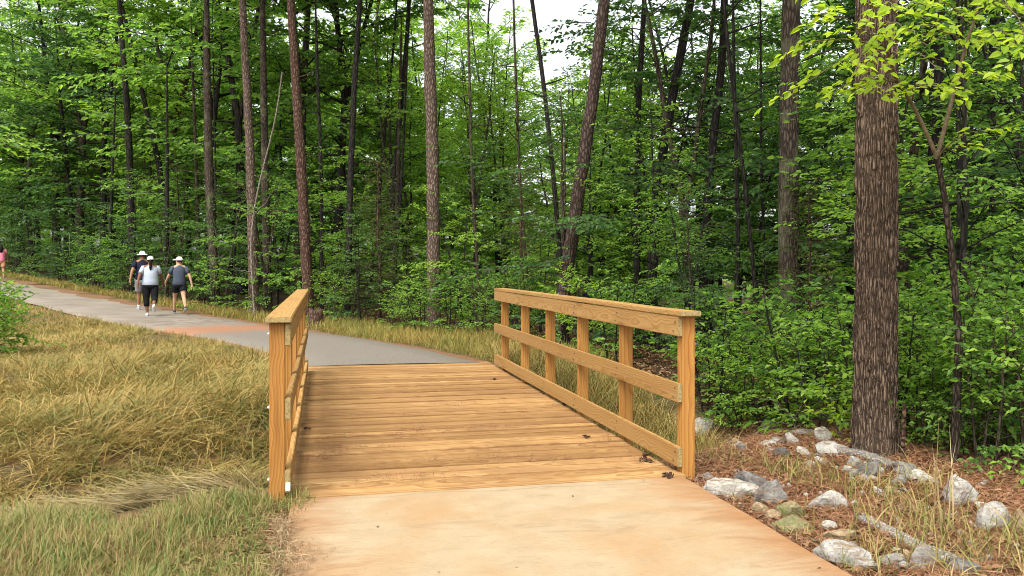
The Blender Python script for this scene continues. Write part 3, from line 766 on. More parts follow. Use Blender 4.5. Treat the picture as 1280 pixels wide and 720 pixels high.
# --- the big oak on the right, with furrowed bark as relief
def oak():
    y = 6.95
    base = at(1093, 566, y); base.z = float(gz(base.x, base.y)) - 0.12
    H = 11.0; nr, ns = 420, 150
    zz = np.concatenate([np.linspace(0, 4.2, 360), np.linspace(4.25, H, 60)]); th = np.linspace(0, 2 * np.pi, ns, endpoint=False)
    Zg, Tg = np.meshgrid(zz, th, indexing='ij')
    r = 0.156 * (1 - 0.028 * Zg) * (1 + 0.45 * np.exp(-Zg / 0.22)) * (1 + 0.16 * np.exp(-Zg / .25) * np.cos(Tg * 5 + 1.0) + 0.02 * np.sin(2 * Tg + Zg * .8))
    # ridges: warped angular cells, broken along the height
    warp = 0.05 * np.sin(Zg * 2.1 + 2 * np.sin(Tg * 2)) + 0.035 * np.sin(Zg * 7 + Tg * 4) + .022 * np.sin(Zg * 19 + 2.2 * np.sin(3 * Tg))
    nrid = 32
    ph = (Tg + warp) * nrid / (2 * np.pi); idx = np.floor(ph).astype(int) % nrid; fr = ph - np.floor(ph)
    rr_ = np.random.default_rng(3); off = rr_.uniform(0, 6.28, nrid)[idx]; amp = rr_.uniform(.6, 1.2, nrid)[idx]; per = rr_.uniform(7, 15, nrid)[idx]
    ridge = np.clip((1 - np.abs(fr * 2 - 1)) * 2.4, 0, 1)
    brk = 0.55 + 0.45 * np.clip(np.sin(Zg * per + off + .6 * np.sin(Zg * 31 + off)) * 2.2 + .9, 0, 1)
    rough = rr_.normal(0, .0016, r.shape)
    r = r + 0.034 * ridge * brk * amp + rough - .016
    cx = 0.02 * np.sin(Zg * .5) + 0.012 * Zg * .3; cyy = .01 * Zg
    V = np.stack([cx + r * np.cos(Tg), cyy + r * np.sin(Tg), Zg], -1).reshape(-1, 3)
    i = (np.arange(nr - 1)[:, None] * ns); j = np.arange(ns)[None]; j2 = (j + 1) % ns
    Fq = np.stack([i + j, i + j2, i + ns + j2, i + ns + j], -1).reshape(-1, 4)
    me = mesh_np('trunk', V, Fq, [M['bark_oak']], True)
    t = thing('oak_tree', 'big oak with deeply furrowed grey bark standing behind the rocks', 'tree', base)
    new_obj('trunk', me, t)
    c = new_obj('crown', protos['canopy'][0][1], t); c.location = (0, 0, 7.0); c.scale = (1.0,) * 3
    lm = new_obj('limbs', protos['canopy'][0][0], t); lm.location = (0, 0, 7.0)
oak()

# --- forked sapling with bright young leaves, right of the oak
def forked_sapling():
    y = 6.6; rg = np.random.default_rng(77)
    pp = lambda px, py, dy=0: at(px, py, y + dy)
    foot = pp(1192, 588); foot.z = float(gz(foot.x, foot.y)) - .1
    mb = MB(); lv = Leaves()
    def limb(pts, r0, r1, nseg=8):
        P = np.array([tuple(p - foot) for p in pts]); d = np.concatenate([[0], np.cumsum(np.linalg.norm(np.diff(P, axis=0), axis=1))]); u = np.linspace(0, d[-1], max(8, int(d[-1] / .08)))
        Q = np.stack([np.interp(u, d, P[:, k]) for k in range(3)], 1)
        for _ in range(3): Q[1:-1] = .25 * Q[:-2] + .5 * Q[1:-1] + .25 * Q[2:]
        add_tube(mb, Q, np.linspace(r0, r1, len(Q)), nseg, rough=.04, rg=rg, cap=False); return Q
    stem = limb([foot, pp(1196, 500), pp(1199, 420), pp(1190, 320), pp(1180, 240), pp(1171, 196)], .036, .022)
    mb2 = MB()
    mb_s = mb; mb = mb2
    lf = limb([pp(1172, 199), pp(1158, 165), pp(1140, 128), pp(1121, 102, -.15), pp(1108, 60, -.4), pp(1095, 10, -.6), pp(1080, -60, -.8)], .017, .007)
    rf = limb([pp(1170, 199), pp(1181, 160), pp(1194, 110), pp(1206, 60), pp(1221, 18, -.1), pp(1238, -50, -.2)], .019, .008)
    # leafy sprays: (start pixel, end pixel, start depth offset, end offset)
    sprays = [((1108, 62), (985, 62), -.4, -.9), ((1112, 75), (1000, 108), -.3, -1.0), ((1121, 102), (1040, 122), -.15, -.8), ((1108, 60), (1020, 20), -.4, -1.2), ((1095, 10), (1010, -10), -.6, -1.3),
              ((1121, 102), (1085, 112), -.15, -.5), ((1140, 128), (1150, 108), 0, -.5), ((1095, 10), (1130, 20), -.6, -1.2), ((1206, 60), (1150, 35), 0, -.8), ((1215, 30), (1140, 5), 0, -.8),
              ((1221, 18), (1270, 14), -.1, -.9), ((1206, 60), (1262, 40), 0, -1.0), ((1194, 110), (1236, 95), 0, -.9), ((1240, -20), (1285, 62), -.2, -1.4), ((1238, -30), (1180, -30), -.2, -.9), ((1108, 50), (1065, 95), -.4, -1.1), ((1100, 30), (1160, 60), -.5, -1.2),
              ((1130, 115), (1210, 120), -.1, -.7), ((1110, 70), (1180, 90), -.3, -1.0), ((1172, 199), (1230, 165), 0, -.4)]
    for (a, b, da, db) in sprays:
        p0 = np.array(tuple(pp(*a, da) - foot)); p1 = np.array(tuple(pp(*b, db) - foot))
        n = 8; u = np.linspace(0, 1, n)
        P = p0 + (p1 - p0) * u[:, None] + np.array([0, 0, 1.0]) * (0.07 * np.sin(u * 3.0))[:, None] + rg.normal(0, .01, (n, 3))
        add_tube(mb2, P, np.linspace(.007, .0022, n), 5, cap=False)
        d = unit(p1 - p0); ln = np.linalg.norm(p1 - p0)
        for t in np.arange(.2, 1.0, .17 / max(ln, .3)):
            q = np.array([np.interp(t, u, P[:, j]) for j in range(3)])
            sd = unit(np.cross(d, UP)) * rg.choice([-1, 1])
            dd = unit(d * .8 + sd * .8 + UP * rg.normal(-.05, .15))
            ll = rg.uniform(.15, .36)
            lv.twig(rg, q, dd, ll, int(ll / .045) + 3, .074, unit(UP + rg.normal(0, .25, 3)), spread=.8, tilt=.45, droop=.25)
            add_tube(mb2, np.stack([q, q + dd * ll * .9 - UP * .2 * ll]), [.003, .0012], 3, cap=False)
    t = thing('forked_sapling', 'dark slim sapling forking in a Y with bright yellow green leaves overhead', 'sapling', foot)
    new_obj('trunk', mb_s.mesh('trunk', [M['bark_sapling']], True), t)
    o = new_obj('limbs', mb2.mesh('limbs', [simple_mat('young_limb_bark', (0.115, 0.085, 0.05), .8, .3, 30)], True), t); o['label'] = 'pale upper limbs of the fork'
    new_obj('crown', lv.build('crown', M['leaf_young'], .62, True, .12, .16), t)
forked_sapling()

# --- understory and forest fill
rt = np.random.default_rng(2024)
placed = []
def ok(x, y, dmin):
    return all((x - a) ** 2 + (y - b) ** 2 > (0.5 * (dmin + c)) ** 2 for a, b, c in placed)

LANDMARKS = [(-70, 'the view\'s left edge'), (1350, 'the view\'s right edge'), (20, 'the far left path bend'), (166, 'the walkers\' dark trunk'), (262, 'the slim flecked trunk'), (325, 'the close trunk pair'), (378, 'the reddish pine'), (437, 'the pale footed trunk'), (541, 'the tan grey pine'), (715, 'the leaning pine'), (822, 'the black leaning trunk'), (890, 'the bent black trunk'), (987, 'the mossy trunk'), (1092, 'the big oak'), (1190, 'the forked sapling'), (1240, 'the shaded edge trunk')]
ORD = ['first', 'second', 'third', 'fourth', 'fifth', 'sixth', 'seventh', 'eighth', 'ninth', 'tenth', 'eleventh', 'twelfth', 'thirteenth', 'fourteenth', 'fifteenth', 'sixteenth', 'seventeenth', 'eighteenth', 'nineteenth', 'twentieth', 'twenty-first', 'twenty-second', 'twenty-third', 'twenty-fourth', 'twenty-fifth', 'twenty-sixth']
filled = []
def label_fill():
    """each filled tree is named by its order beside the nearest landmark trunk"""
    buckets = {}
    for o, px, text in filled:
        lx, ln = min(LANDMARKS, key=lambda q: abs(q[0] - px))
        buckets.setdefault((text, ln, px >= lx), []).append((abs(px - lx), o))
    for (text, ln, right), L_ in buckets.items():
        for k, (_, o) in enumerate(sorted(L_, key=lambda q: q[0])):
            o['label'] = '%s, %s to the %s of %s' % (text, ORD[min(k, 25)], 'right' if right else 'left', ln)

CLEAR = [(985, 95, 12.3), (735, 60, 16.2), (541, 26, 21.2), (1092, 60, 8.2), (378, 14, 22.8), (262, 12, 27.8)]
def fill(kind, n, px_rng, dep, scl, dmin, label, group, lmats, bmats, name, zcap=None, spread=None):
    c = 0
    for _ in range(n * 60):
        if c >= n: break
        px = rt.uniform(*px_rng); yb = float(wood_depth(px)); y = yb + rt.uniform(*dep)
        x = (px - 640) / F * y
        if not ok(x, y, dmin): continue
        if kind in ('edge', 'mid') and any(abs(px - a) < b and y < c for a, b, c in CLEAR): continue
        if kind == 'tall' and ((915 < px < 1055 and rt.uniform() < .7) or (600 < px < 915 and rt.uniform() < .4)): continue
        pr = protos[kind][rt.integers(len(protos[kind]))]
        sc = rt.uniform(*scl)
        g = float(gz(x, y))
        hgt = {'edge': 5.2, 'mid': 8.0, 'tall': 14.0, 'shrub': 1.5}[kind] * sc
        lim = zcap(px) if zcap else None
        if lim is not None:
            zmax = CAM_H + (HOR - lim) / F * y - g
            if hgt > zmax: sc *= max(zmax, 1.0) / hgt
            if sc < 0.28: continue
        w = sc * rt.uniform(.9, 1.15)
        placed.append((x, y, dmin)); c += 1
        t_ = place_tree(pr, (x, y, g), rt.uniform(0, 6.28), (w, w, sc), None, group, name, (LB if (kind in ('tall', 'mid') and 420 < px < 800 and rt.uniform() < .6) else lmats[rt.integers(len(lmats))]), bmats[rt.integers(len(bmats))], 'shrub' if kind == 'shrub' else 'tree', (rt.normal(0, .03), rt.normal(0, .03)))  # brighter leaves in the middle columns: backlight from the sky put into the colour
        filled.append((t_, px, label))

def skyline(px):      # lowest allowed top row of the foliage for that column (sky hole in the middle)
    return float(np.interp(px, [520, 600, 640, 680, 745, 790, 830, 870, 900, 930, 1000, 1050, 1090], [-400, -50, 60, 105, 98, 40, -60, -150, -100, 0, 10, -60, -300]))
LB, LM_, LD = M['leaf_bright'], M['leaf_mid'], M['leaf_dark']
BK = [M['bark_dark'], M['bark_grey'], M['bark_dark']]
fill('edge', 32, (380, 1330), (0.5, 4.5), (.5, 1.0), 1.75, 'tiered young edge tree', 'young trees along the wood edge', [LB, LB, LM_, LD], BK, 'understory_tree', skyline)
fill('edge', 26, (-80, 420), (0.8, 6.0), (.6, 1.15), 1.9, 'tiered young edge tree', 'young trees along the wood edge', [LM_, LD, LD, LD], BK, 'understory_tree', skyline)  # mostly dark leaves: shade of the lower left edge put into the colour
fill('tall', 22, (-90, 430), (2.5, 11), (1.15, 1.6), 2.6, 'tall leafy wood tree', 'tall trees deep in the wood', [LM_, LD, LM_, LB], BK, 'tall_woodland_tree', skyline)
fill('mid', 48, (-60, 1340), (3.0, 15), (.8, 1.3), 2.6, 'mid height leafy tree', 'mid height trees inside the wood', [LM_, LD, LD, LD, LB], BK, 'woodland_tree', skyline)  # large share of dark leaves paints in the gloom inside the wood
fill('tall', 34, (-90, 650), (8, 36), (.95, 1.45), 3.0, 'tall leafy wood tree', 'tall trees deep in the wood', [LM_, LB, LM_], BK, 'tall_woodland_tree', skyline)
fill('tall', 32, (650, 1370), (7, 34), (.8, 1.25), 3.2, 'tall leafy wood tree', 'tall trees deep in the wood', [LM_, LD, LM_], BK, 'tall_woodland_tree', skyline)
fill('shrub', 30, (340, 1330), (-.2, 3.2), (.5, 1.1), .7, 'low leafy edge shrub', 'low shrubs along the wood edge', [LB, LM_, LM_], BK, 'shrub')
fill('shrub', 40, (-40, 400), (.0, 5.0), (.7, 1.4), .9, 'low leafy edge shrub', 'low shrubs along the wood edge', [LD, LD, LM_], BK, 'shrub')  # dark leaf colour stands in for the shade low on the left
fill('shrub', 26, (1115, 1330), (-.1, 1.6), (.6, 1.15), .45, 'low leafy edge shrub', 'low shrubs along the wood edge', [LB, LM_, LB], BK, 'shrub')
fill('shrub', 11, (850, 1065), (-.6, .9), (.5, .85), .6, 'low leafy edge shrub', 'low shrubs along the wood edge', [LB, LB, LM_], BK, 'shrub')
fill('edge', 8, (1110, 1330), (.4, 2.4), (.4, .7), .9, 'tiered young edge tree', 'young trees along the wood edge', [LB, LM_], BK, 'understory_tree', skyline)
for k in range(14):      # thin bare stems inside the wood
    px = (rt.uniform(10, 520) if k < 9 else rt.uniform(560, 1270)); y = float(wood_depth(px)) + rt.uniform(1, 9); ln_ = rt.normal(0, 14)
    w_ = rt.uniform(3, 6.5)
    t_ = hero_trunk('bare_stem', [(px, 380), (px + ln_ * .4 + rt.normal(0, 3), 230), (px + ln_, 60)], y, w_, None, [M['bark_dark'], M['bark_grey'], M['bark_dark']][k % 3], rt.uniform(8, 14), canopy=False, seed=70 + k, stubs=7, nseg=7, group='thin bare stems inside the wood')
    filled.append((t_, px, 'thin bare stem'))
label_fill()
print('trees placed', len(placed))

# --- plants of their own at the near edges
def own_tree(args, loc, rz, sc, label, name, cat, lmat, bmat, **kw):
    return place_tree(make_tree(*args, **kw), loc, rz, sc, label, None, name, None, None, cat)
p = ground_pt(-8, 446)
place_tree(make_tree(612, 1.3, 0.1, 1.15, 100, .11, .014, M['leaf_bright'], M['bark_grey'], 1.1, (.1, .9), None, True, stems=3, lean=.06), (p.x, p.y, p.z), 0.4, (.72, .72, .85), 'bright leafy shrub cut by the left edge above the dry grass', None, 'shrub', None, None, 'shrub')
place_tree(make_tree(611, 5.6, 2.6, 1.5, 16, 0.13, .05, M['leaf_bright'], M['bark_grey'], .9, (-.1, .7), layered, tilt=.35, side=1), (-7.9, 11.2, float(gz(-7.9, 11.2))), 2.0, 1.0, 'yellow green branches reaching in at the left edge', None, 'understory_tree', None, None, 'tree')

for k, (px, y, sc) in enumerate([(1146, 7.6, .62), (1166, 7.2, .5), (1212, 7.0, .6), (1232, 7.5, .8), (1256, 6.7, .62), (1278, 7.1, .9), (1300, 6.3, .8), (1205, 7.9, .8), (1140, 8.3, .8), (1180, 8.4, .9), (1252, 8.0, 1.0), (905, 10.2, .6), (945, 9.7, .6), (1005, 9.3, .7), (1040, 8.9, .6), (970, 10.2, .8)]):
    x = (px - 640) / F * y
    place_tree(protos['shrub'][k % 3], (x, y, float(gz(x, y))), k * 1.7, (sc, sc, sc * 1.1), 'leafy green brush %s the oak, %s from the oak trunk' % (('right of', ORD[k]) if k < 11 else ('left of', ORD[k - 11])), 'brush beside the oak', 'shrub', [LB, LB, LM_][k % 3], None, 'shrub')
ced = make_tree(640, 3.6, .2, 1.15, 90, .085, .035, M['leaf_olive'], M['bark_red'], 1.5, (.15, .8), lambda t: 1.15 - t, False, .16, tilt=.6)
for px, y, sc, lab in ((652, 19.4, 1.05, 'olive green cedar with fine needles left of the leaning pine'), (474, 22.5, 1.2, 'olive green cedar with fine needles beyond the asphalt bend'), (1010, 11.6, .8, 'small olive green cedar right of the mossy trunk')):
    x = (px - 640) / F * y
    place_tree(ced, (x, y, float(gz(x, y))), px * .1, sc, lab, 'young cedars at the wood edge', 'cedar_tree', None, None, 'tree')
# --- the wood far behind, one mass
def far_woods():
    r_ = np.random.default_rng(8); n = 22000
    px = r_.uniform(-200, 1480, n); y = wood_depth(px) + r_.uniform(34, 62, n); x = (px - 640) / F * y
    top = np.interp(px, [-200, 300, 560, 640, 800, 900, 960, 1040, 1100, 1480], [22, 20, 15, 8, 7, 8, 6, 6, 8, 10]) * (1 + .16 * snoise2(x, y, .35, 3)) * .8
    kp = ~((px > 600) & (px < 1100) & (r_.uniform(size=n) < np.where((px > 870) & (px < 1070), .85, .5))); px, y, x, top = px[kp], y[kp], x[kp], top[kp]; n = len(px)
    z = gz(x, y, False) + top * r_.uniform(0, 1, n) ** 1.15
    P = np.stack([x, y, z], 1); D = r_.normal(0, 1, (n, 3)); Nm = np.array([0, -.4, 1.0]) + r_.normal(0, .5, (n, 3))
    V, T = expand_leaves(P, D, Nm, r_.uniform(.5, 1.2, n), .7)
    tag(new_obj('far_woods', mesh_np('far_woods', V, T, [M['leaf_mid']])), 'far mass of woodland leaves behind the trees', kind='stuff')
far_woods()

# ------------------------------------------------------------------ grass, pine straw
def blade_mat(name, stops, trans=0.25, patch=1.2, pw=0.5, rough=.6):
    m, nt, out = mat_new(name)
    geo = nt.nodes.new('ShaderNodeNewGeometry'); tc = nt.nodes.new('ShaderNodeTexCoord')
    nz = noise_t(nt, tc.outputs['Object'], patch, 3.0, .6)
    v = mth(nt, 'ADD', mth(nt, 'MULTIPLY', geo.outputs['Random Per Island'], 1 - pw), mth(nt, 'MULTIPLY', ramp(nt, nz.outputs[0], [(0.28, (0, 0, 0)), (0.72, (1, 1, 1))]).outputs[0], pw))
    rp = ramp(nt, v, stops)
    d = nt.nodes.new('ShaderNodeBsdfPrincipled'); nt.links.new(rp.outputs[0], d.inputs['Base Color']); d.inputs['Roughness'].default_value = rough; d.inputs['Specular IOR Level'].default_value = .25
    t = nt.nodes.new('ShaderNodeBsdfTranslucent'); nt.links.new(rp.outputs[0], t.inputs[0])
    mx = nt.nodes.new('ShaderNodeMixShader'); mx.inputs[0].default_value = trans
    nt.links.new(d.outputs[0], mx.inputs[1]); nt.links.new(t.outputs[0], mx.inputs[2]); nt.links.new(mx.outputs[0], out.inputs[0])
    return m
STRAW = [(0.0, (0.035, 0.055, 0.016)), (0.22, (0.125, 0.145, 0.036)), (0.40, (0.26, 0.225, 0.066)), (0.60, (0.33, 0.220, 0.062)), (0.80, (0.42, 0.300, 0.105)), (1.0, (0.52, 0.41, 0.20))]
M['dry_grass'] = blade_mat('dry_grass', STRAW, patch=.9, pw=.42)
M['lawn'] = blade_mat('mixed_lawn_grass', [(0.0, (0.045, 0.115, 0.025)), (0.28, (0.13, 0.185, 0.040)), (0.45, (0.22, 0.21, 0.06)), (0.65, (0.30, 0.225, 0.09)), (0.85, (0.20, 0.11, 0.05)), (1.0, (0.37, 0.29, 0.155))], patch=2.6, pw=.4)
M['flat_grass'] = blade_mat('flattened_grass', [(0.0, (0.09, 0.075, 0.035)), (0.45, (0.23, 0.175, 0.08)), (0.8, (0.34, 0.265, 0.13)), (1.0, (0.45, 0.37, 0.21))], patch=3.0, pw=.35)
M['dead_thatch'] = blade_mat('dead_thatch', [(0.0, (0.10, 0.06, 0.03)), (0.5, (0.25, 0.165, 0.085)), (1.0, (0.40, 0.30, 0.17))], .05, 4.0, .3)
M['verge'] = blade_mat('verge_grass', [(0.0, (0.09, 0.14, 0.028)), (0.4, (0.22, 0.20, 0.045)), (0.7, (0.32, 0.225, 0.058)), (1.0, (0.38, 0.25, 0.09))], patch=.7)
M['tuft'] = blade_mat('tuft_grass', [(0.0, (0.08, 0.13, 0.025)), (0.35, (0.18, 0.20, 0.045)), (0.65, (0.32, 0.25, 0.085)), (1.0, (0.40, 0.28, 0.13))], patch=3.0, pw=.3)
M['needles'] = blade_mat('pine_straw', [(0.0, (0.075, 0.032, 0.018)), (0.4, (0.20, 0.088, 0.045)), (0.7, (0.31, 0.155, 0.08)), (1.0, (0.42, 0.27, 0.16))], 0.05, 3.0, .35)

def blades(name, X, Y, length, width, az, th0, th1, mat, label, zoff=None, seed=0, parent=None, kinky=0.15):
    n = len(X); rg = np.random.default_rng(seed); K = 5
    Z = (gz(X, Y) if zoff is None else np.zeros(n) + zoff) - 0.005
    P = np.zeros((n, K, 3)); P[:, 0] = np.stack([X, Y, Z], 1)
    a = az.copy()
    for k in range(1, K):
        th = th0 + (th1 - th0) * (k - .5) / (K - 1)
        a = a + rg.normal(0, kinky, n); st = length / (K - 1)
        P[:, k] = P[:, k - 1] + np.stack([np.sin(th) * np.cos(a) * st, np.sin(th) * np.sin(a) * st, np.cos(th) * st], 1)
    gl = P[:, :1, 2] + 0.006 + rg.uniform(0, .03, (n, 1))
    P[:, 1:, 2] = np.maximum(P[:, 1:, 2], gl)
    sd = np.stack([-np.sin(az), np.cos(az), rg.normal(0, .35, n)], 1)[:, None]
    wv = np.array([.75, 1.0, .85, .55])[None, :, None] * width[:, None, None] * .5
    Lf = P[:, :4] + sd * wv; Rt = P[:, :4] - sd * wv
    V = np.concatenate([Lf, Rt, P[:, 4:5]], 1)
    b = np.arange(n)[:, None] * 9
    Q = np.concatenate([b + np.array([[k, k + 4, k + 5, k + 1]]) for k in range(3)]); T = b + np.array([[3, 7, 8]])
    o = new_obj(name, mesh_np(name, V.reshape(-1, 3), [Q, T], [mat]), parent)
    tag(o, label, kind='stuff'); return o

rg = np.random.default_rng(31)
def sample(n, xr, yr, keep, pw=1.0):
    """points with a density that thins out with distance"""
    X = []; Y = []; c = 0
    for _ in range(200):
        y = yr[0] * (yr[1] / yr[0]) ** rg.uniform(0, 1, n) if pw else rg.uniform(*yr, n)
        x = rg.uniform(*xr, n)
        k = keep(x, y); X.append(x[k]); Y.append(y[k]); c += k.sum()
        if c >= n: break
    return np.concatenate(X)[:n], np.concatenate(Y)[:n]

def keep_bank(x, y):
    s, L = sl(x, y); d, _ = path_dist(x, y); px = 640 + F * x / y
    clear = snoise2(x, y, 1.1, 21) > -0.75
    bare = (np.abs(s - 13.6 - 0.1 * L) < .55) & (snoise2(x, y, 1.5, 5) > -.2)
    return (L < -.37) & (y > 6.25 + .15 * snoise2(x, y, 3, 2)) & (d > .10 + .1 * snoise2(x, y, 2.4, 17)) & (px > -70) & clear & ~bare
CX, CY = sample(1900, (-15, -1.5), (5.9, 22), keep_bank)
K_ = 34; nc = len(CX)
csz = rg.uniform(.6, 1.25, nc) * (1 + .25 * snoise2(CX, CY, 1.7, 12)); cfl = 1.7 * snoise2(CX, CY, 1.2, 15)
dx, dy = rg.normal(0, .075, (2, nc, K_)) * (csz * (.7 + CY / 16))[:, None]
X = (CX[:, None] + dx).ravel(); Y = (CY[:, None] + dy).ravel(); out_az = np.arctan2(dy, dx).ravel()
fl = np.repeat(cfl, K_); n = len(X); wgt = rg.uniform(size=n) < .55
az = np.where(wgt, out_az + rg.normal(0, .7, n), fl + rg.normal(0, .5, n))
cs = np.repeat(csz, K_); tall = 1 - .6 * sstep(Y, 11, 15.5)
th0 = rg.uniform(.15, 1.15, n); th1 = th0 + rg.uniform(.8, 1.8, n)
kk = sl(X, Y)[1] < -.40; 
ln_ = rg.uniform(.18, .54, n) * cs * tall; ln_ = np.minimum(ln_, np.maximum(.12, 1.2 * (-.25 - sl(X, Y)[1])))
kk &= path_dist(X, Y)[0] > .05
blades('dry_grass', X[kk], Y[kk], ln_[kk], (rg.uniform(.003, .008, n) * (0.75 + Y / 14))[kk], az[kk], th0[kk], th1[kk], M['dry_grass'], 'long tangled dry grass on the bank left of the footbridge', seed=1, kinky=.22)

def keep_lawn(x, y):
    s, L = sl(x, y); px = 640 + F * x / y
    bare = (snoise2(x, y, 5.2, 33) > .78) | (np.hypot(x + 2.5, y - 5.62) < .20)
    return (L < -.15 - .08 * snoise2(x, y, 6, 1)) & (y < 5.72 + .12 * snoise2(x, y, 3, 8)) & (s > 2.3) & (px > -90) & ~bare
X, Y = sample(34000, (-5, -.6), (3.4, 6.4), keep_lawn)
n = len(X); th0 = rg.uniform(0, 1.25, n)
blades('lawn_grass', X, Y, rg.uniform(.04, .16, n) * (1.0 + .5 * snoise2(X, Y, 3.1, 6)), rg.uniform(.0025, .006, n), rg.uniform(0, 6.28, n), th0, th0 + rg.uniform(.2, 1.3, n), M['lawn'], 'short mixed green and tan grass left of the concrete', seed=2)

def keep_flat(x, y):
    s, L = sl(x, y); return (L < -.42) & (x > -5.5) & (np.abs(y - 6.02 - .10 * snoise2(x, y, 2, 2)) < .27)
X, Y = sample(2000, (-5.5, -1.5), (5.5, 6.6), keep_flat)
n = len(X)
blades('flattened_grass', X, Y, rg.uniform(.25, .75, n), rg.uniform(.004, .008, n), np.pi + rg.normal(-.1, .38, n), rg.uniform(1.0, 1.5, n), rg.uniform(1.45, 1.7, n), M['flat_grass'], 'pale flattened grass stems lying along the gully', seed=3, kinky=.12)
# grass tipping over into the flattened strip
X = rg.uniform(-5, -1.75, 2600); Y = 6.35 + rg.uniform(-.1, .45, 2600); kk = sl(X, Y)[1] < -.42; X, Y = X[kk], Y[kk]; n = len(X)
blades('drooping_grass', X, Y, rg.uniform(.3, .7, n), rg.uniform(.0035, .0065, n), -1.3 + rg.normal(0, .5, n), rg.uniform(.3, .9, n), rg.uniform(1.7, 2.5, n), M['flat_grass'], 'pale grass drooping down to the flattened strip', seed=13, kinky=.15)
# dead thatch spilling over the left edge of the concrete
ss = rg.uniform(3.2, 5.3, 1500); ll = -.2 + np.abs(rg.normal(0, .05, 1500)) * (1 + 1.6 * np.exp(-((ss - 4.55) / .22) ** 2)) - .06; X, Y = xy(ss, ll); n = len(X)
blades('dead_thatch', X, Y, rg.uniform(.04, .14, n), rg.uniform(.002, .004, n), rg.uniform(0, 6.28, n), rg.uniform(1.2, 1.5, n), rg.uniform(1.4, 1.65, n), M['dead_thatch'], 'dead brown thatch spilling over the left edge of the concrete', zoff=.012, seed=14, kinky=.3)

def keep_verge(x, y):
    s, L = sl(x, y); d, _ = path_dist(x, y); px = 640 + F * x / y
    behind = y > np.interp(x, far_r[::-1, 0], far_r[::-1, 1]) - .3
    return (s > 13.2) & behind & (d > .14 + .14 * snoise2(x, y, 1.4, 7)) & (y < wood_depth(px) + 1.2) & (px > -60)
X, Y = sample(26000, (-34, 3.5), (12.5, 50), keep_verge)
n = len(X); th0 = rg.uniform(.0, .6, n)
blades('verge_grass', X, Y, rg.uniform(.10, .32, n), rg.uniform(.006, .011, n) * (Y / 18), rg.uniform(0, 6.28, n), th0, th0 + rg.uniform(.3, 1.2, n), M['verge'], 'yellow green verge grass along the far side of the path', seed=4)

def keep_near_side(x, y):
    s, L = sl(x, y); d, _ = path_dist(x, y); px = 640 + F * x / y
    return (L < -.6) & (y < np.interp(x, near_r[::-1, 0], near_r[::-1, 1]) + .1) & (d > .03 + .1 * snoise2(x, y, 2.2, 7)) & (d < 2.6) & (px > -60) & (snoise2(x, y, 1.6, 51) > -.7)
X, Y = sample(13000, (-26, -3.5), (13.5, 34), keep_near_side)
n = len(X); th0 = rg.uniform(.0, .9, n)
blades('verge_grass', X, Y, rg.uniform(.07, .22, n), rg.uniform(.006, .010, n) * (Y / 18), rg.uniform(0, 6.28, n), th0, th0 + rg.uniform(.3, 1.2, n), M['dry_grass'], 'short dry grass along the near side of the path', seed=24)

def keep_right(x, y):
    s, L = sl(x, y); px = 640 + F * x / y
    return (L > 2.78) & (s > 7.7) & (s < 14.5) & (y < wood_depth(px) + .3) & (L < 3.9)
X, Y = sample(11000, (-1, 6), (7.5, 16), keep_right)
n = len(X); th0 = rg.uniform(.0, .7, n)
blades('dry_grass', X, Y, rg.uniform(.15, .48, n), rg.uniform(.004, .007, n) * (.7 + Y / 16), rg.uniform(0, 6.28, n), th0, th0 + rg.uniform(.4, 1.6, n), M['dry_grass'], 'long tan grass behind the right railing', seed=5)

# pine straw on the right-hand bank
def keep_straw(x, y):
    s, L = sl(x, y); px = 640 + F * x / y
    return (L > 2.62) & (s > 2.5) & (s < 9.2) & (y < wood_depth(px) + 1.0) & (px < 1420)
X, Y = sample(36000, (.6, 6), (3.2, 10), keep_straw)
n = len(X)
blades('pine_straw', X, Y, rg.uniform(.08, .20, n), rg.uniform(.0025, .0045, n), rg.uniform(0, 6.28, n), np.where(rg.uniform(size=n) < .35, rg.uniform(.5, 1.2, n), rg.uniform(1.15, 1.6, n)), rg.uniform(1.3, 1.9, n), M['needles'], 'red brown pine straw between the rocks', seed=6, kinky=.12)

# grass tufts among the rocks
TX, TY, TL = [], [], []
for (px, py, k, ln, sp) in [(985, 590, 60, .2, .12), (1005, 598, 70, .22, .15), (1040, 605, 90, .24, .2), (1060, 612, 70, .2, .18), (890, 575, 60, .2, .14), (930, 580, 50, .18, .14), (910, 562, 40, .2, .12), (1120, 655, 90, .26, .2), (1150, 665, 60, .2, .2), (1180, 680, 60, .2, .2), (1210, 690, 60, .2, .22), (1240, 700, 60, .2, .22), (1265, 715, 50, .2, .22),
                            (1160, 640, 40, .2, .15), (1220, 665, 36, .18, .15), (1100, 700, 70, .2, .12), (1015, 655, 40, .16, .1), (1075, 715, 60, .18, .12), (1000, 672, 36, .12, .08), (930, 628, 24, .12, .06), (1255, 680, 80, .25, .2), (1200, 720, 100, .25, .2), (1130, 625, 60, .22, .15), (1170, 610, 50, .25, .12), (1090, 625, 60, .2, .15)]:
    g = ground_pt(px, py); TX.append(rg.normal(g.x, sp, k)); TY.append(rg.normal(g.y, sp, k)); TL.append(rg.uniform(.5, 1.2, k) * ln)
X, Y, TL = (np.concatenate(a) for a in (TX, TY, TL)); s_, L_ = sl(X, Y); kk = L_ > 2.63; X, Y, TL = X[kk], Y[kk], TL[kk]
n = len(X); th0 = rg.uniform(0, .8, n)
blades('tuft_grass', X, Y, TL, rg.uniform(.0035, .0065, n), rg.uniform(0, 6.28, n), th0, th0 + rg.uniform(.3, 1.3, n), M['tuft'], 'green and straw grass tufts among the rocks', seed=7)
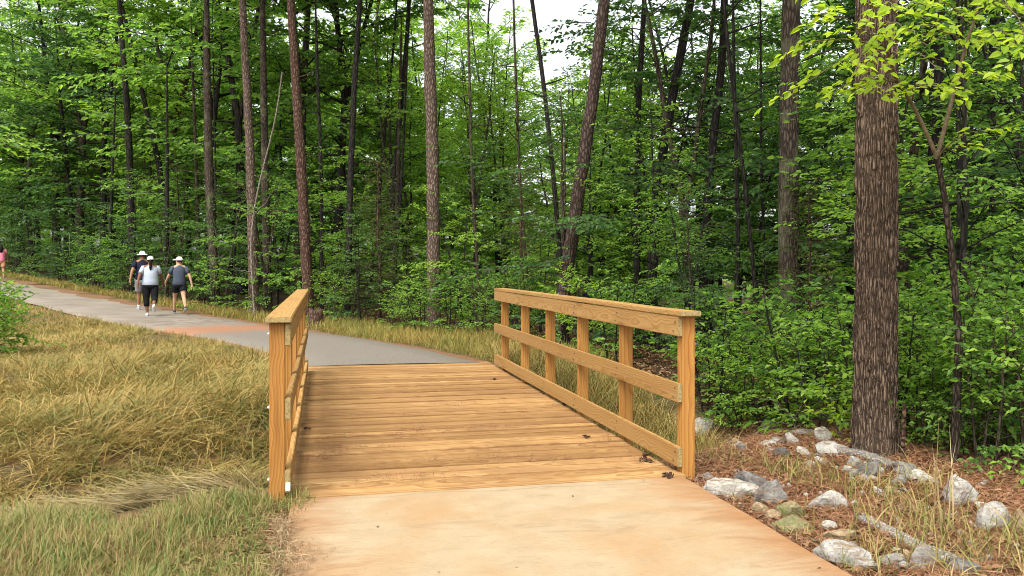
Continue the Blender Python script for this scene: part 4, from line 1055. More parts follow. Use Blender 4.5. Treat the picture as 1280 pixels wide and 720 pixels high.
# tall dry seed stalks
X, Y, TL = [], [], []
for (px, py, k, ln) in [(1165, 672, 3, .62), (1178, 668, 3, .7), (1190, 660, 2, .6), (1150, 690, 2, .6), (1205, 640, 2, .5)]:
    g = ground_pt(px, py); X += list(rg.normal(g.x, .05, k)); Y += list(rg.normal(g.y, .05, k)); TL += [ln * v for v in rg.uniform(.7, 1.1, k)]
X, Y, TL = map(np.array, (X, Y, TL)); n = len(X); th0 = rg.uniform(0, .25, n)
blades('seed_stalks', X, Y, TL, np.full(n, .007), rg.uniform(0, 6.28, n), th0, th0 + rg.uniform(.1, .9, n), M['flat_grass'], 'tall pale dry stalks rising from the grass right of the rocks', seed=8, kinky=.05)

# needles and twigs fallen on the deck
X, Y, AZ = [], [], []
for (px, py, k, sp, sq) in [(400, 574, 60, .10, .05), (412, 566, 50, .08, .04), (420, 560, 40, .06, .03), (512, 545, 60, .14, .05), (525, 538, 40, .1, .05), (480, 560, 30, .15, .05), (610, 535, 40, .25, .05), (650, 560, 40, .3, .06), (520, 595, 40, .14, .03), (470, 600, 24, .15, .03), (575, 505, 30, .3, .05), (690, 575, 40, .25, .04), (760, 560, 30, .2, .05), (560, 600, 30, .4, .03), (600, 572, 40, .4, .05), (450, 520, 26, .3, .06), (640, 515, 30, .35, .05), (800, 575, 50, .12, .08), (770, 548, 40, .1, .1), (735, 525, 30, .08, .12), (700, 507, 30, .08, .15), (440, 545, 24, .2, .04), (540, 575, 30, .3, .04)]:
    y = CAM_H * F / (py - HOR); x = (px - 640) / F * y; s_, l_ = sl(x, y)
    ss = rg.normal(s_, sq, k); ll = rg.normal(l_, sp, k); m_ = (ll > -.18) & (ll < 2.55) & (ss > S0 + .02) & (ss < S1)
    xx, yy = xy(ss[m_], ll[m_]); X += list(xx); Y += list(yy)
X, Y = np.array(X), np.array(Y); n = len(X)
blades('fallen_needles', X, Y, rg.uniform(.04, .15, n), rg.uniform(.002, .0036, n), A + rg.normal(0, .7, n) + np.where(rg.uniform(size=n) < .5, 0, np.pi), np.full(n, 1.5), np.full(n, 1.58), M['needles'], 'brown pine needles scattered over the deck planks', zoff=0.004, seed=9, kinky=.25)

# ------------------------------------------------------------------ rocks, logs, stump, stakes
def rock_mat(name, c0, c1, c2, lichen=None, sc=9.0):
    m, nt, out = mat_new(name)
    tc = nt.nodes.new('ShaderNodeTexCoord'); oi = nt.nodes.new('ShaderNodeObjectInfo')
    v = nt.nodes.new('ShaderNodeVectorMath'); v.operation = 'ADD'
    cmb = nt.nodes.new('ShaderNodeCombineXYZ'); nt.links.new(mth(nt, 'MULTIPLY', oi.outputs['Random'], 50.0), cmb.inputs[0])
    geo = nt.nodes.new('ShaderNodeNewGeometry'); nt.links.new(geo.outputs['Position'], v.inputs[0]); nt.links.new(cmb.outputs[0], v.inputs[1])
    n1 = noise_t(nt, v.outputs[0], sc, 6, .7, .6); n2 = noise_t(nt, v.outputs[0], sc * 7, 5, .7); n3 = noise_t(nt, mapping(nt, v.outputs[0], (1, 1, 5)), sc * .8, 4, .6, 1.5)
    c = ramp(nt, n1.outputs[0], [(0.3, c0), (0.5, c1), (0.72, c2)]).outputs[0]
    c = mixc(nt, ramp(nt, n2.outputs[0], [(0.52, (0, 0, 0)), (0.66, (.7, .7, .7))]).outputs[0], c, tuple(x * .35 for x in c0))
    c = mixc(nt, ramp(nt, n3.outputs[0], [(0.50, (0, 0, 0)), (0.64, (.75, .75, .75))]).outputs[0], c, (0.15, 0.085, 0.042))
    if lichen: c = mixc(nt, ramp(nt, n3.outputs[0], [(0.38, (.8, .8, .8)), (0.5, (0, 0, 0))]).outputs[0], c, lichen)
    principled(nt, out, c, .88, .2, mth(nt, 'ADD', n1.outputs[0], mth(nt, 'MULTIPLY', n2.outputs[0], .5)), .012, .8)
    return m
RM = {'pale': rock_mat('pale_rock', (.17, .16, .14), (.29, .275, .245), (.44, .42, .38)),
      'grey': rock_mat('grey_rock', (.10, .092, .082), (.19, .178, .158), (.32, .30, .27)),
      'dark': rock_mat('dark_rock', (.045, .043, .042), (.11, .105, .10), (.27, .26, .24)),
      'tan': rock_mat('tan_rock', (.16, .115, .065), (.27, .20, .115), (.38, .30, .19)),
      'white': rock_mat('white_rock', (.19, .175, .145), (.33, .31, .265), (.47, .45, .40)),
      'mossy': rock_mat('mossy_rock', (.11, .10, .055), (.20, .175, .09), (.30, .26, .15), (.10, .12, .035))}
def rock_mesh(seed, dims, mat, sub=3):
    rr = np.random.default_rng(seed); bm = bmesh.new(); bmesh.ops.create_icosphere(bm, subdivisions=sub, radius=1.0)
    pn = unit(rr.normal(0, 1, (13, 3))); ph = rr.uniform(.42, .80, 13)
    for v in bm.verts:
        d = np.array(v.co); dt = pn @ d; r = 1.0
        k = dt > 1e-3; r = min(1.0, float(np.min(ph[k] / dt[k]))) if k.any() else 1.0
        q = Vector(d) * 2.3 + Vector((seed * 3.1, 0, 0))
        r *= 1 + .06 * mnoise.noise(q) + .06 * mnoise.noise(q * 3.1) + .045 * mnoise.noise(q * 7) + .03 * mnoise.noise(q * 15)
        v.co = Vector((d[0] * r * dims[0] / 2 * 1.5, d[1] * r * dims[1] / 2 * 1.5, d[2] * r * dims[2] / 2 * 1.5))
    me = bpy.data.meshes.new('rock'); bm.to_mesh(me); bm.free(); me.materials.append(mat); return me
ROCKS = [  # px, py of the middle, width px, height px, tone, label
    (874, 533, 34, 17, 'pale', 'pale pointed rock just behind the near right bridge post'),
    (960, 533, 21, 11, 'pale', 'small pale flat rock near the shrubs, farthest back in the rock strip'),
    (928, 558, 12, 15, 'grey', 'small upright grey stone alone in the pine straw'),
    (973, 551, 17, 11, 'grey', 'grey stone leaning on the left of a pale round one'),
    (990, 549, 21, 15, 'pale', 'pale rounded stone in the cluster of three by the seedling'),
    (974, 566, 19, 14, 'dark', 'dark grey block below the cluster of three stones'),
    (1008, 541, 26, 9, 'grey', 'flat grey stone behind the cream rock'),
    (1029, 546, 23, 16, 'white', 'cream coloured blocky rock below the bright seedling'),
    (1037, 561, 36, 17, 'pale', 'pale angular rock at the left end of the grey log'),
    (1015, 581, 14, 8, 'white', 'small whitish stone alone on the red straw'),
    (884, 597, 22, 12, 'dark', 'dark stone touching the concrete corner by the post'),
    (916, 614, 70, 26, 'white', 'large flat whitish slab beside the concrete'),
    (938, 601, 50, 22, 'dark', 'dark speckled rock behind the whitish slab'),
    (962, 621, 44, 26, 'grey', 'grey angular rock right of the whitish slab'),
    (1035, 627, 42, 26, 'pale', 'pale wedge shaped rock at the top of the straw mound'),
    (1057, 588, 14, 8, 'white', 'small white stone left of a dark jagged one'),
    (1067, 580, 15, 14, 'pale', 'pale round stone under the grey log'),
    (1084, 587, 29, 22, 'dark', 'dark jagged stone with pale top under the grey log'),
    (1124, 587, 30, 17, 'dark', 'blue black stone at the right end of the grey log'),
    (1151, 597, 22, 18, 'white', 'bright white wedge beside the blue black stone'),
    (1125, 603, 19, 11, 'grey', 'low grey stone below the blue black stone'),
    (1097, 615, 12, 12, 'pale', 'small pale stone paired with a tan one'),
    (1112, 614, 18, 13, 'tan', 'tan stone paired with a small pale one'),
    (1199, 618, 38, 34, 'pale', 'large jagged grey white rock below the sapling'),
    (1245, 652, 33, 28, 'pale', 'round speckled boulder near the right edge'),
    (1277, 655, 26, 24, 'tan', 'brown rock cut by the right edge'),
    (990, 660, 54, 18, 'mossy', 'flat mossy tan rock along the concrete'),
    (952, 640, 26, 11, 'tan', 'small tan rock at the concrete edge'),
    (966, 645, 19, 18, 'tan', 'knobbly tan rock left of a mossy hollow'),
    (986, 641, 26, 17, 'mossy', 'dark mossy rock above the flat tan one'),
    (1052, 673, 46, 15, 'tan', 'pale tan slab below the straw mound'),
    (1063, 697, 60, 28, 'pale', 'long grey white rock at the bottom beside the concrete'),
    (1118, 702, 30, 18, 'grey', 'grey rock below the bleached log'),
    (1160, 702, 44, 20, 'grey', 'long blue grey rock below the bleached log, low right'),
    (1205, 714, 30, 16, 'dark', 'dark rock at the foot of the bleached log'),
]
def px_size(w, y): return w * y / F
for k, (px, py, w, h, tone, lab) in enumerate(ROCKS):
    g = ground_pt(px, py + h * .42); W_ = px_size(w, g.y); H_ = px_size(h, g.y)
    D_ = W_ * random.uniform(.6, .85) if w < 40 else W_ * .5
    hz = min(H_ * 1.0, W_ * .9) + .03
    o = new_obj('rock', rock_mesh(k + 60, (W_ * 1.0, D_, hz * 1.1), RM[tone]))
    yy = g.y + D_ * .35; xx = (px - 640) / F * yy
    o.location = (xx, yy, float(gz(xx, yy)) + hz * .14); o.rotation_euler = (random.uniform(-.15, .15), random.uniform(-.15, .15), random.uniform(-.25, .25) + (A - .9 if w > 50 and px > 1000 else 0))
    tag(o, lab, 'rock', 'rocks lining the straw bank')
sr = random.Random(4); small = []
for k in range(50):
    u = sr.random(); strip = k % 2
    px, py = ((875 + u * 400, 538 + u * 112) if strip == 0 else (900 + u * 250, 612 + u * 100)); px += sr.uniform(-10, 10); py += sr.uniform(-9, 9)
    g = ground_pt(px, py); w_ = px_size(sr.uniform(9, 22), g.y)
    if sl(g.x, g.y)[1] < 2.72: continue
    o = new_obj('rock', rock_mesh(300 + k, (w_, w_ * .8, w_ * .6), RM[sr.choice(['pale', 'grey', 'tan', 'white', 'pale'])], 2)); o.location = (g.x, g.y, g.z + w_ * .12); o.rotation_euler = (sr.uniform(-.3, .3), sr.uniform(-.3, .3), sr.uniform(0, 6))
    small.append((strip, px, o)); tag(o, None, 'rock', 'small stones filling the ' + ('oak' if strip == 0 else 'concrete') + ' side rock strip')
for strip in (0, 1):
    for k, (_, _, o) in enumerate(sorted((q for q in small if q[0] == strip), key=lambda q: q[1])):
        o['label'] = 'small half buried stone, %s from the bridge in the %s' % (ORD[k], 'oak side strip' if strip == 0 else 'concrete side strip')
# little stones: too small to name one by one
mb = MB(); rr = np.random.default_rng(9)
X, Y = sample(420, (.8, 6), (3.6, 9.5), lambda x, y: (sl(x, y)[1] > 2.66) & (sl(x, y)[0] < 8.8) & (snoise2(x, y, 1.3, 44) > -.1))
b0 = bmesh.new(); bmesh.ops.create_icosphere(b0, subdivisions=1, radius=1); BV = np.array([v.co for v in b0.verts]); BF = np.array([[v.index for v in f.verts] for f in b0.faces]); b0.free()
for x, y, z in zip(X, Y, gz(X, Y)):
    r = rr.uniform(.008, .028); mb.add(BV * r * rr.uniform(.6, 1.2, 3) * (1 + rr.normal(0, .12, (len(BV), 1))) + np.array([x, y, z + r * .4]), BF)
tag(new_obj('pebbles', mb.mesh('pebbles', [RM['pale']])), 'scattered pale pebbles in the pine straw', kind='stuff')
# chips of bark and dead leaves in the straw
def litter(name, n, keep, xr, yr, size, mat, label, seed, zo=0.012):
    r_ = np.random.default_rng(seed); X, Y = sample(n, xr, yr, keep); n = len(X)
    P = np.stack([X, Y, (np.full(n, .006) if name == 'slab_scraps' else gz(X, Y) + zo + r_.uniform(0, .02, n))], 1); D = np.stack([r_.normal(0, 1, n), r_.normal(0, 1, n), r_.normal(0, .25, n)], 1); Nm = np.array([0, 0, 1.0]) + r_.normal(0, .4, (n, 3))
    V, T = expand_leaves(P, D, Nm, size * r_.uniform(.5, 1.3, n), .55, True, .2, .25)
    tag(new_obj(name, mesh_np(name, V, T, [mat])), label, kind='stuff')
M['dead_leaf'] = blade_mat('dead_leaf', [(0.0, (.055, .030, .016)), (.4, (.15, .075, .035)), (.75, (.27, .155, .075)), (1, (.38, .27, .16))], .1, 2.0, .3)
litter('dead_leaves', 6000, keep_straw, (.6, 6), (3.2, 10), .05, M['dead_leaf'], 'curled brown dead leaves in the pine straw', 3)
def keep_floor(x, y):
    px = 640 + F * x / y; return (y > wood_depth(px) - .3) & (y < wood_depth(px) + 8) & (px > 300) & (px < 1400)
litter('leaf_litter', 14000, keep_floor, (-8, 14), (6.5, 30), .09, M['dead_leaf'], 'brown leaf litter on the woodland floor', 4)
litter('lawn_litter', 1300, lambda x, y: keep_lawn(x, y) & (sl(x, y)[1] > -3.5), (-4, -.6), (3.4, 6.4), .035, M['dead_leaf'], 'brown leaf scraps in the short grass', 5)
litter('slab_scraps', 18, lambda x, y: (sl(x, y)[0] < 5.7) & (np.abs(sl(x, y)[1] - 1.185) < 1.33), (-1.5, 3), (2.8, 6.2), .022, M['dead_leaf'], 'tiny brown scraps lying on the concrete', 16, zo=.082)
litter('slab_edge_litter', 900, lambda x, y: (sl(x, y)[0] < 5.7) & (np.abs(sl(x, y)[1] - 1.185) > 1.39) & (np.abs(sl(x, y)[1] - 1.185) < 1.52), (-2, 3), (2.8, 6.4), .035, M['dead_leaf'], 'brown scraps along the concrete edges', 6)

def log(name, pix, r0, r1, mat, label, seed, sink=.25, cat='log'):
    P = [ground_pt(*p) for p in pix]; rr_ = np.random.default_rng(seed)
    c = P[0].copy(); L0 = np.array([tuple(p - c) for p in P]); L0[:, 2] += r0 * (1 - 2 * sink)
    d = np.concatenate([[0], np.cumsum(np.linalg.norm(np.diff(L0, axis=0), axis=1))]); u = np.linspace(0, d[-1], 26); Q = np.stack([np.interp(u, d, L0[:, k]) for k in range(3)], 1)
    for _ in range(3): Q[1:-1] = .25 * Q[:-2] + .5 * Q[1:-1] + .25 * Q[2:]
    th = np.linspace(0, 6.283, 14, endpoint=False); lob = 1 + .16 * np.sin(2 * th + seed) + .10 * np.sin(5 * th) + rr_.normal(0, .05, 14)
    Tn = unit(np.gradient(Q, axis=0)); Aa = unit(np.cross(Tn, UP)); Bb = np.cross(Tn, Aa)
    rad = np.linspace(r0, r1, 26) * (1 + rr_.normal(0, .07, 26)); rad[0] *= .7; rad[-1] *= .55
    tw = np.linspace(0, .8, 26)
    rings = [[Q[i] + (Aa[i] * math.cos(t + tw[i]) * 1.15 + Bb[i] * math.sin(t + tw[i]) * .85) * rad[i] * lob[j] for j, t in enumerate(th)] for i in range(26)]
    mb = MB(); loft(mb, rings); o = new_obj(name, mb.mesh(name, [mat], True)); o.location = c
    return tag(o, label, cat)
M['bleached'] = bark_mat('bleached_wood', (.12, .105, .085), (.42, .39, .34), 30, .9, bump=.006)
M['grey_log'] = bark_mat('grey_log_wood', (.10, .09, .075), (.33, .30, .26), 24, .9, bump=.006)
log('fallen_log', [(1040, 567), (1075, 573), (1110, 586), (1142, 603)], .045, .05, M['grey_log'], 'long smooth grey log curving past the foot of the oak', 5)
log('bleached_log', [(1072, 648), (1110, 668), (1150, 688), (1204, 712)], .030, .040, M['bleached'], 'bleached pale log slanting down the bank to the lower right', 8)
log('broken_wood', [(158, 636), (172, 628), (190, 614)], .02, .045, M['bleached'], 'broken pale wood chunk in the grass left of the bridge', 3, -1.0)
for k, (px, py, w, h, lab) in enumerate([(142, 633, 20, 9, 'flat pale stone beside the broken wood chunk'), (121, 640, 12, 6, 'small whitish stone left of the flat pale stone')]):
    g = ground_pt(px, py); o = new_obj('rock', rock_mesh(200 + k, (px_size(w, g.y), px_size(w, g.y) * .7, px_size(h, g.y) * 1.6), RM['white'])); o.location = g + Vector((0, 0, .05)); tag(o, lab, 'rock')
# stump by the path
def stump():
    mb = MB(); rr_ = np.random.default_rng(2); th = np.linspace(0, 6.283, 20, endpoint=False)
    rings = [[[(r * (1 + .12 * math.sin(3 * t + z * 3) + .06 * math.sin(7 * t))) * math.cos(t), r * (1 + .12 * math.sin(3 * t + z * 3)) * math.sin(t), z + (.05 * math.sin(2 * t) if z > .3 else 0)] for t in th] for z, r in ((-.1, .26), (0, .23), (.1, .19), (.25, .17), (.40, .165), (.42, .14))]
    loft(mb, rings); y = 21.2; x = (394 - 640) / F * y
    o = new_obj('tree_stump', mb.mesh('tree_stump', [M['bark_red']], True)); o.location = (x, y, float(gz(x, y))); tag(o, 'low reddish tree stump across the path behind the left railing', 'stump')
stump()
def stake(px, py0, py1, y, lab):
    g = at(px, py1, y); z0 = float(gz(g.x, g.y)); h = CAM_H + (HOR - py0) / F * y - z0
    o = board('stake', (h + .2, .022, .030), (M['bark_red'], M['bark_red']), None, (g.x, g.y, z0 + h / 2 - .1), (0, R(-90) + .04, .6), .003); tag(o, lab, 'stake')
stake(1129, 505, 560, 6.75, 'thin wooden stake standing against the right side of the oak')
stake(1262, 560, 612, 6.3, 'short thin stake in the undergrowth near the right edge')

# seedlings in front of the wood
def seedling(px, py, h, seed, lab, leaf=.09, mat='leaf_bright', r=.22, nb=9, nm='seedling'):
    g = ground_pt(px, py)
    place_tree(make_tree(seed, h, h * .2, r, nb, leaf, .006, M[mat], M['bark_pale'], 1.0, (.1, 1.0), lambda t: 1.0 - .5 * t, True, .5), g, seed * 1.1, 1.0, lab, None, nm, None, None, 'plant')
seedling(877, 490, .62, 601, 'young leafy plant right behind the near right post', .085, 'leaf_bright', .24, 12)
seedling(1030, 535, .20, 602, 'bright yellow green seedling above the cream rock', .07, 'leaf_young', .14, 9)
seedling(993, 541, .16, 603, 'broad leaved seedling left of the bright yellow one', .11, 'leaf_bright', .16, 7)
seedling(1048, 545, .10, 604, 'low seedling between the cream rock and the oak', .07, 'leaf_young', .14, 6)
seedling(925, 520, .35, 605, 'leafy seedling at the shrub edge behind the pine straw', .08, 'leaf_bright', .22, 10)
# debris on the deck
def debris(px, py, w, lab, seed):
    y = CAM_H * F / (py - HOR); x = (px - 640) / F * y; r = px_size(w, y) / 2 * .8
    rr_ = np.random.default_rng(seed); P = rr_.normal(0, r * .35, (9, 3)); P[:, 2] = np.abs(P[:, 2]) * .3 + .005
    V, T = expand_leaves(P, rr_.normal(0, 1, (9, 3)), np.array([0, 0, 1.0]) + rr_.normal(0, .7, (9, 3)), np.full(9, r * 1.1), .7, True, .3, .4); V[:, 2] = np.clip(V[:, 2], .004, r * .8)
    o = new_obj('dead_leaf_clump', mesh_np('dead_leaf_clump', V, T, [M['dark_leaf']])); o.location = (x, y, 0); tag(o, lab, 'dead leaf')
M['dark_leaf'] = simple_mat('dark_dead_leaf', (.065, .036, .024), .8, .4)
debris(618, 475, 9, 'small dark curled leaf near the far right of the deck', 1)
debris(734, 548, 12, 'dark curled leaf on the deck near the right railing', 2)
debris(384, 537, 10, 'dark curled leaf at the left edge of the deck', 3)
debris(806, 575, 24, 'heap of dark dead leaves at the foot of the right railing', 4)
debris(838, 596, 20, 'dark dead leaves at the near right deck corner', 5)
debris(706, 507, 14, 'dark leaf scraps under the middle of the right railing', 6)

# ------------------------------------------------------------------ people
def cloth(name, col): return simple_mat(name, col, .85, .12, 30, .1)
SK = {'tan': (.30, .155, .09), 'brown': (.17, .085, .05), 'light': (.44, .26, .17)}
def person(loc, heading, height, skin, label, legs, arms, wide, shirt, sleeve, bottom, bottom_len, hat, hat_kind, shoe, hair=None, head_turn=0.0, socks=None, legging=None):
    """legs: (left, right) hip swing and knee bend; arms: (left, right) shoulder swing, elbow bend; the figure faces local +Y"""
    t = thing('person', label, 'person', loc, heading); k = height / 1.70; t.scale = (k, k, k)
    V, E, RAD = [], [], []
    def v(p, r, prev=None):
        V.append(p); RAD.append(r)
        if prev is not None: E.append((prev, len(V) - 1))
        return len(V) - 1
    pel = v((0, 0, .94), (.135 * wide, .105 * wide)); wai = v((0, 0, 1.08), (.125 * wide, .10 * wide), pel); che = v((0, .005, 1.26), (.145 * wide, .105), wai); nb = v((0, .0, 1.41), (.075, .07), che); nk = v((0, .01, 1.475), (.052, .052), nb)
    hd = v((0, .02, 1.555), (.078, .088), nk); tp = v((0, .02, 1.64), (.068, .08), hd)
    ct, st_ = math.cos(head_turn), math.sin(head_turn)
    ns = v((-st_ * .105, .02 + ct * .105, 1.55), (.014, .014), hd)
    joints = {}
    for sd, (sw, eb) in zip((-1, 1), arms):
        sh = v((sd * .165 * (0.5 + .5 * wide), 0, 1.385), (.060, .060), nb)
        a = math.radians(sw); out = .06
        el = (V[sh][0] + sd * (.07 + out * .6), math.sin(a) * .29, 1.385 - math.cos(a) * .285)
        e = v(el, (.045 * (.6 + .4 * wide), .045), sh); b = math.radians(sw + eb)
        wr = (el[0] + sd * .05, el[1] + math.sin(b) * .245, el[2] - math.cos(b) * .245); w = v(wr, (.027, .027), e)
        pm = (wr[0], wr[1] + math.sin(b) * .075, wr[2] - math.cos(b) * .075); pi = v(pm, (.032, .018), w)
        for q in range(4):
            f0 = v((pm[0] - sd * .006, pm[1] + (q - 1.5) * .017 * math.cos(b), pm[2] - .03 + (q - 1.5) * .017 * math.sin(b)), (.0085, .0085), pi)
            ln = (.05, .062, .058, .045)[q]
            v((pm[0] - sd * .022, pm[1] + (q - 1.5) * .015 + math.sin(b) * .02, pm[2] - .03 - ln), (.007, .007), f0)
        th = v((pm[0] - sd * .02, pm[1] + .03, pm[2] + .02), (.0095, .0095), w); v((pm[0] - sd * .026, pm[1] + .04, pm[2] - .03), (.008, .008), th)
        joints[('a', sd)] = (V[sh], el, wr)
    for sd, (sw, kb) in zip((-1, 1), legs):
        hp = v((sd * .085 * wide, 0, .88), (.088 * wide, .09 * wide), pel); a = math.radians(sw)
        kn = (sd * .088 * wide, math.sin(a) * .41, .88 - math.cos(a) * .41); mid_ = v(tuple(.5 * (p + q) for p, q in zip(V[hp], kn)), (.080 * wide, .082 * wide), hp); ki = v(kn, (.058 * (.5 + .5 * wide),) * 2, mid_)
        b = math.radians(sw - kb); an = (sd * .085, kn[1] + math.sin(b) * .40, kn[2] - math.cos(b) * .40)
        ca_ = v(tuple(p + (q - p) * .35 + (0, -.012, 0)[i] for i, (p, q) in enumerate(zip(kn, an))), (.056 * (.5 + .5 * wide),) * 2, ki); ai = v(an, (.036, .036), ca_)
        c = math.radians(sw * .5 - kb * .7); toe = (an[0] + sd * .02, an[1] + math.cos(c) * .13, an[2] - .045 + math.sin(c) * .13)
        hl = v((an[0], an[1] - .02 * math.cos(c), an[2] - .05), (.034, .034), ai); v(toe, (.030, .024), hl)
        joints[('l', sd)] = (V[hp], kn, an, toe, c)
    zmin = min(joints[('l', sd)][2][2] for sd in (-1, 1)) - .085
    me = bpy.data.meshes.new('body_cage'); me.from_pydata([(p[0], p[1], p[2] - zmin) for p in V], E, [])
    o = bpy.data.objects.new('tmp', me); C.objects.link(o)
    md = o.modifiers.new('skin', 'SKIN'); md.use_smooth_shade = True
    for i, r in enumerate(RAD): me.skin_vertices[0].data[i].radius = r
    me.skin_vertices[0].data[0].use_root = True
    o.modifiers.new('sub', 'SUBSURF').levels = 2
    dg = bpy.context.evaluated_depsgraph_get(); bm_ = bpy.data.meshes.new_from_object(o.evaluated_get(dg)); bpy.data.objects.remove(o)
    bm_.name = 'body'; bm_.materials.clear(); bm_.materials.append(cloth('skin', skin)); new_obj('body', bm_, t)
    Zs = lambda p: np.array([p[0], p[1], p[2] - zmin])
    th = np.linspace(0, 6.283, 20, endpoint=False)
    def ring(c, rx, ry): return [[c[0] + rx * math.cos(q), c[1] + ry * math.sin(q), c[2] - zmin] for q in th]
    # shirt: torso and two sleeves
    mb = MB(); W = wide
    loft(mb, [ring((0, 0, z), rx, ry) for z, rx, ry in ((.875, .175 * W, .145 * W), (.89, .185 * W, .152 * W), (1.0, .172 * W, .142 * W), (1.12, .165 * W, .135 * W), (1.25, .178 * (.4 + .6 * W), .135 * W), (1.33, .180 * (.4 + .6 * W), .122), (1.385, .155 * (.4 + .6 * W), .105), (1.425, .105, .085), (1.455, .062, .064))])
    for sd in (-1, 1):
        s0, el, wr = (np.array(q) for q in joints[('a', sd)]); cut = s0 + (el - s0) * sleeve
        add_tube(mb, [Zs(s0 + np.array([-sd * .05, 0, .012])), Zs(s0), Zs(s0 + (cut - s0) * .5), Zs(cut)], [.045, .066, .068, .070], 14)
    new_obj('shirt', mb.mesh('shirt', [shirt], True), t)
    # shorts or leggings
    mb = MB()
    loft(mb, [ring((0, 0, z), rx, ry) for z, rx, ry in ((1.02, .15 * W, .12 * W), (.93, .168 * W, .135 * W), (.86, .175 * W, .142 * W), (.80, .165 * W, .125 * W), (.76, .13 * W, .09 * W))])
    for sd in (-1, 1):
        hp, kn, an = (np.array(q) for q in joints[('l', sd)][:3]); pts = [hp + np.array([0, 0, .02]), hp + (kn - hp) * .5, kn, kn + (an - kn) * .35, an]
        rad = np.array([.100, .094, .072, .068, .046]) * (.45 + .55 * W) + (.012 if bottom_len < 1 else .004)
        nd = bottom_len * 2   # 0 hip, 1 knee end -> index on pts
        u = np.linspace(0, min(nd, 4), 9); P = np.stack([np.interp(u, range(5), [q[j] for q in pts]) for j in range(3)], 1); rr_ = np.interp(u, range(5), rad)
        add_tube(mb, [Zs(q) for q in P], rr_, 14)
    new_obj('shorts' if bottom_len < 1.2 else 'leggings', mb.mesh('shorts', [bottom], True), t)
    # shoes
    for sd in (-1, 1):
        an, toe, c = joints[('l', sd)][2:]; mb = MB(); rg_ = []
        for u, hw, hh in ((-.085, .018, .030), (-.07, .034, .045), (-.02, .038, .052), (.05, .040, .042), (.11, .044, .032), (.155, .038, .024), (.18, .015, .012)):
            cy_ = an[1] + math.cos(c) * u; cz_ = an[2] - .085 + hh + math.sin(c) * u
            rg_.append([[an[0] + sd * .012 * (u > .05) + hw * math.cos(q), cy_ - math.sin(c) * hh * math.sin(q), cz_ + math.cos(c) * hh * math.sin(q) - zmin] for q in th])
        loft(mb, rg_); sh_ = new_obj('shoe', mb.mesh('shoe', [shoe[0]], True), t)
        mb = MB(); loft(mb, [[[p[0] * 1 + (p[0] - an[0]) * .06, p[1], (min(p[2], (an[2] - .062 - zmin) + (p[1] - an[1]) * math.tan(c)))] for p in r_] for r_ in rg_]); new_obj('sole', mb.mesh('sole', [shoe[1]], True), sh_)
        if socks is not None:
            kn = np.array(joints[('l', sd)][1]); a_ = np.array(an); mb = MB(); add_tube(mb, [Zs(a_), Zs(a_ + (kn - a_) * .15)], [.045, .046], 12); new_obj('sock', mb.mesh('sock', [socks], True), t)
    # hair and hat
    hc = np.array([0, .018, 1.60])
    def turn(p): q = np.asarray(p, float) - hc; return np.array([q[0] * ct - q[1] * st_, q[0] * st_ + q[1] * ct, q[2]]) + hc - np.array([0, 0, zmin])
    mb = MB(); rings = []
    for u in np.linspace(.06, .62, 6):
        z = math.cos(u * math.pi); r_ = math.sin(u * math.pi); rings.append([turn((r_ * .088 * math.cos(q), .012 + r_ * (.098 if math.sin(q) < 0 else .06) * math.sin(q), 1.585 + z * .095)) for q in th])
    loft(mb, rings)
    if hair and hair[0] == 'ponytail': add_tube(mb, [turn((0, -.085, 1.60)), turn((0, -.125, 1.57)), turn((0.004, -.14, 1.48)), turn((0, -.135, 1.36)), turn((0, -.13, 1.28))], [.022, .036, .042, .036, .008], 10)
    if hair and hair[0] == 'long': add_tube(mb, [turn((0, -.05, 1.60)), turn((0, -.09, 1.5)), turn((0, -.11, 1.38)), turn((0, -.11, 1.28))], [.07, .085, .08, .04], 12)
    new_obj('hair', mb.mesh('hair', [cloth('hair', (hair[1] if hair else (.03, .022, .018)))], True), t)
    if hat is not None:
        mb = MB(); rings = []
        for u in np.linspace(.03, .5, 8):
            z = math.cos(u * math.pi); r_ = math.sin(u * math.pi) ** .8; rings.append([turn((r_ * .093 * math.cos(q), .010 + r_ * .106 * math.sin(q), 1.600 + z * .112)) for q in th])
        loft(mb, rings); ho = new_obj('hat', mb.mesh('hat', [hat], True), t); mb = MB()
        if hat_kind == 'brim': loft(mb, [[turn((rx * math.cos(q), .010 + (rx + .012) * math.sin(q), z)) for q in th] for rx, z in ((.092, 1.622), (.150, 1.600), (.154, 1.594), (.092, 1.610))])
        else: loft(mb, [[turn((.070 * math.cos(q) * w_, .06 + off + max(0, math.sin(q)) * ext, z)) for q in th] for w_, off, ext, z in ((.9, 0, .12, 1.628), (1.0, 0, .155, 1.612), (1.0, 0, .155, 1.606), (.9, 0, .12, 1.612))])
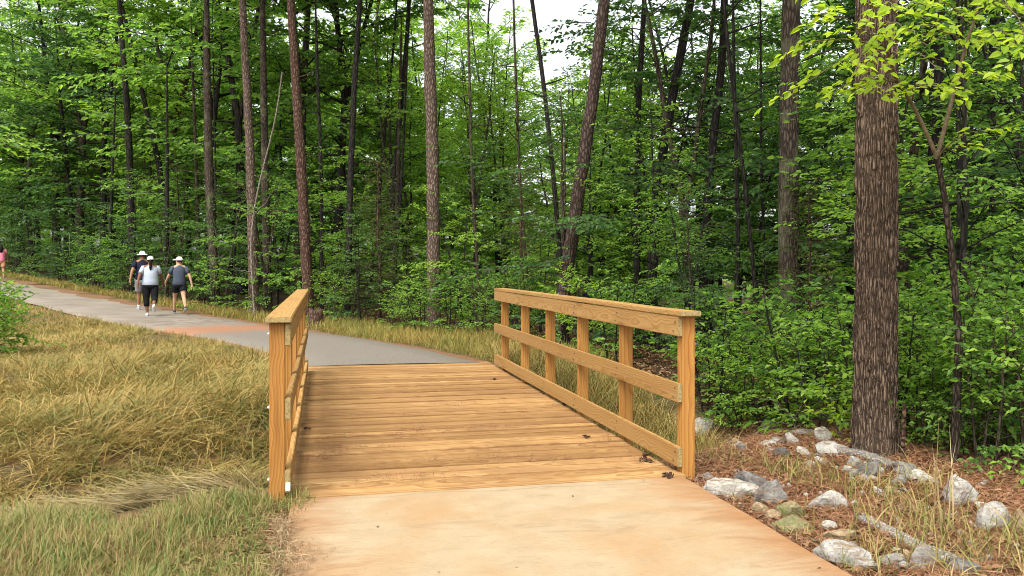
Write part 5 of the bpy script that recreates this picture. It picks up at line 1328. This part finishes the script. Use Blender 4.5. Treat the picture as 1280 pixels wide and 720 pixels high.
        new_obj('brim', mb.mesh('brim', [hat], True), ho)
    return t
def foot_at(px, y):
    x = (px - 640) / F * y; d, zp = path_dist(np.array([x]), np.array([y])); return (x, y, float(zp[0]) + .012)
white_cap = cloth('white_cap', (.72, .71, .68))
HD = R(38)
person(foot_at(178, 25.2), HD - .2, 1.77, SK['tan'], 'person in a navy t-shirt, grey shorts and white brimmed hat walking away', [(18, 8), (-16, 14)], [(-24, 14), (18, 26)], 1.06, cloth('navy_shirt', (.012, .014, .030)), .62, cloth('grey_shorts', (.24, .235, .24)), .86, white_cap, 'brim', (cloth('grey_shoe', (.30, .30, .31)), cloth('sole', (.6, .6, .58))), ('short', (.05, .035, .025)), 0, cloth('sock', (.6, .58, .55)))
person(foot_at(188, 23.3), HD - .25, 1.64, SK['brown'], 'person in a pale blue t-shirt, black leggings and white cap with black ponytail', [(-2, 3), (-14, 50)], [(-24, 8), (24, 18)], 1.24, cloth('pale_blue_shirt', (.36, .40, .47)), .66, cloth('black_leggings', (.010, .010, .011)), 1.62, white_cap, 'cap', (cloth('white_shoe', (.5, .5, .5)), cloth('sole', (.65, .65, .62))), ('ponytail', (.012, .010, .009)))
person(foot_at(224, 24.4), HD - .1, 1.66, SK['light'], 'person in a slate blue t-shirt, black shorts and white cap looking left, mid stride', [(24, 8), (-26, 18)], [(24, 22), (-24, 12)], 1.06, cloth('slate_shirt', (.060, .072, .100)), .66, cloth('black_shorts', (.011, .011, .013)), .55, white_cap, 'cap', (cloth('dark_shoe', (.05, .05, .06)), cloth('sole', (.55, .55, .52))), ('short', (.05, .03, .02)), .9)
person(foot_at(1, 38.0), HD, 1.64, SK['tan'], 'person in a pink top cut by the left edge, far up the path', [(12, 6), (-14, 20)], [(-20, 20), (22, 30)], 1.05, cloth('pink_shirt', (.72, .22, .30)), .5, cloth('tan_shorts', (.40, .22, .12)), .7, None, None, (cloth('dark_shoe', (.05, .05, .06)), cloth('sole', (.6, .6, .58))), ('long', (.012, .010, .009)))
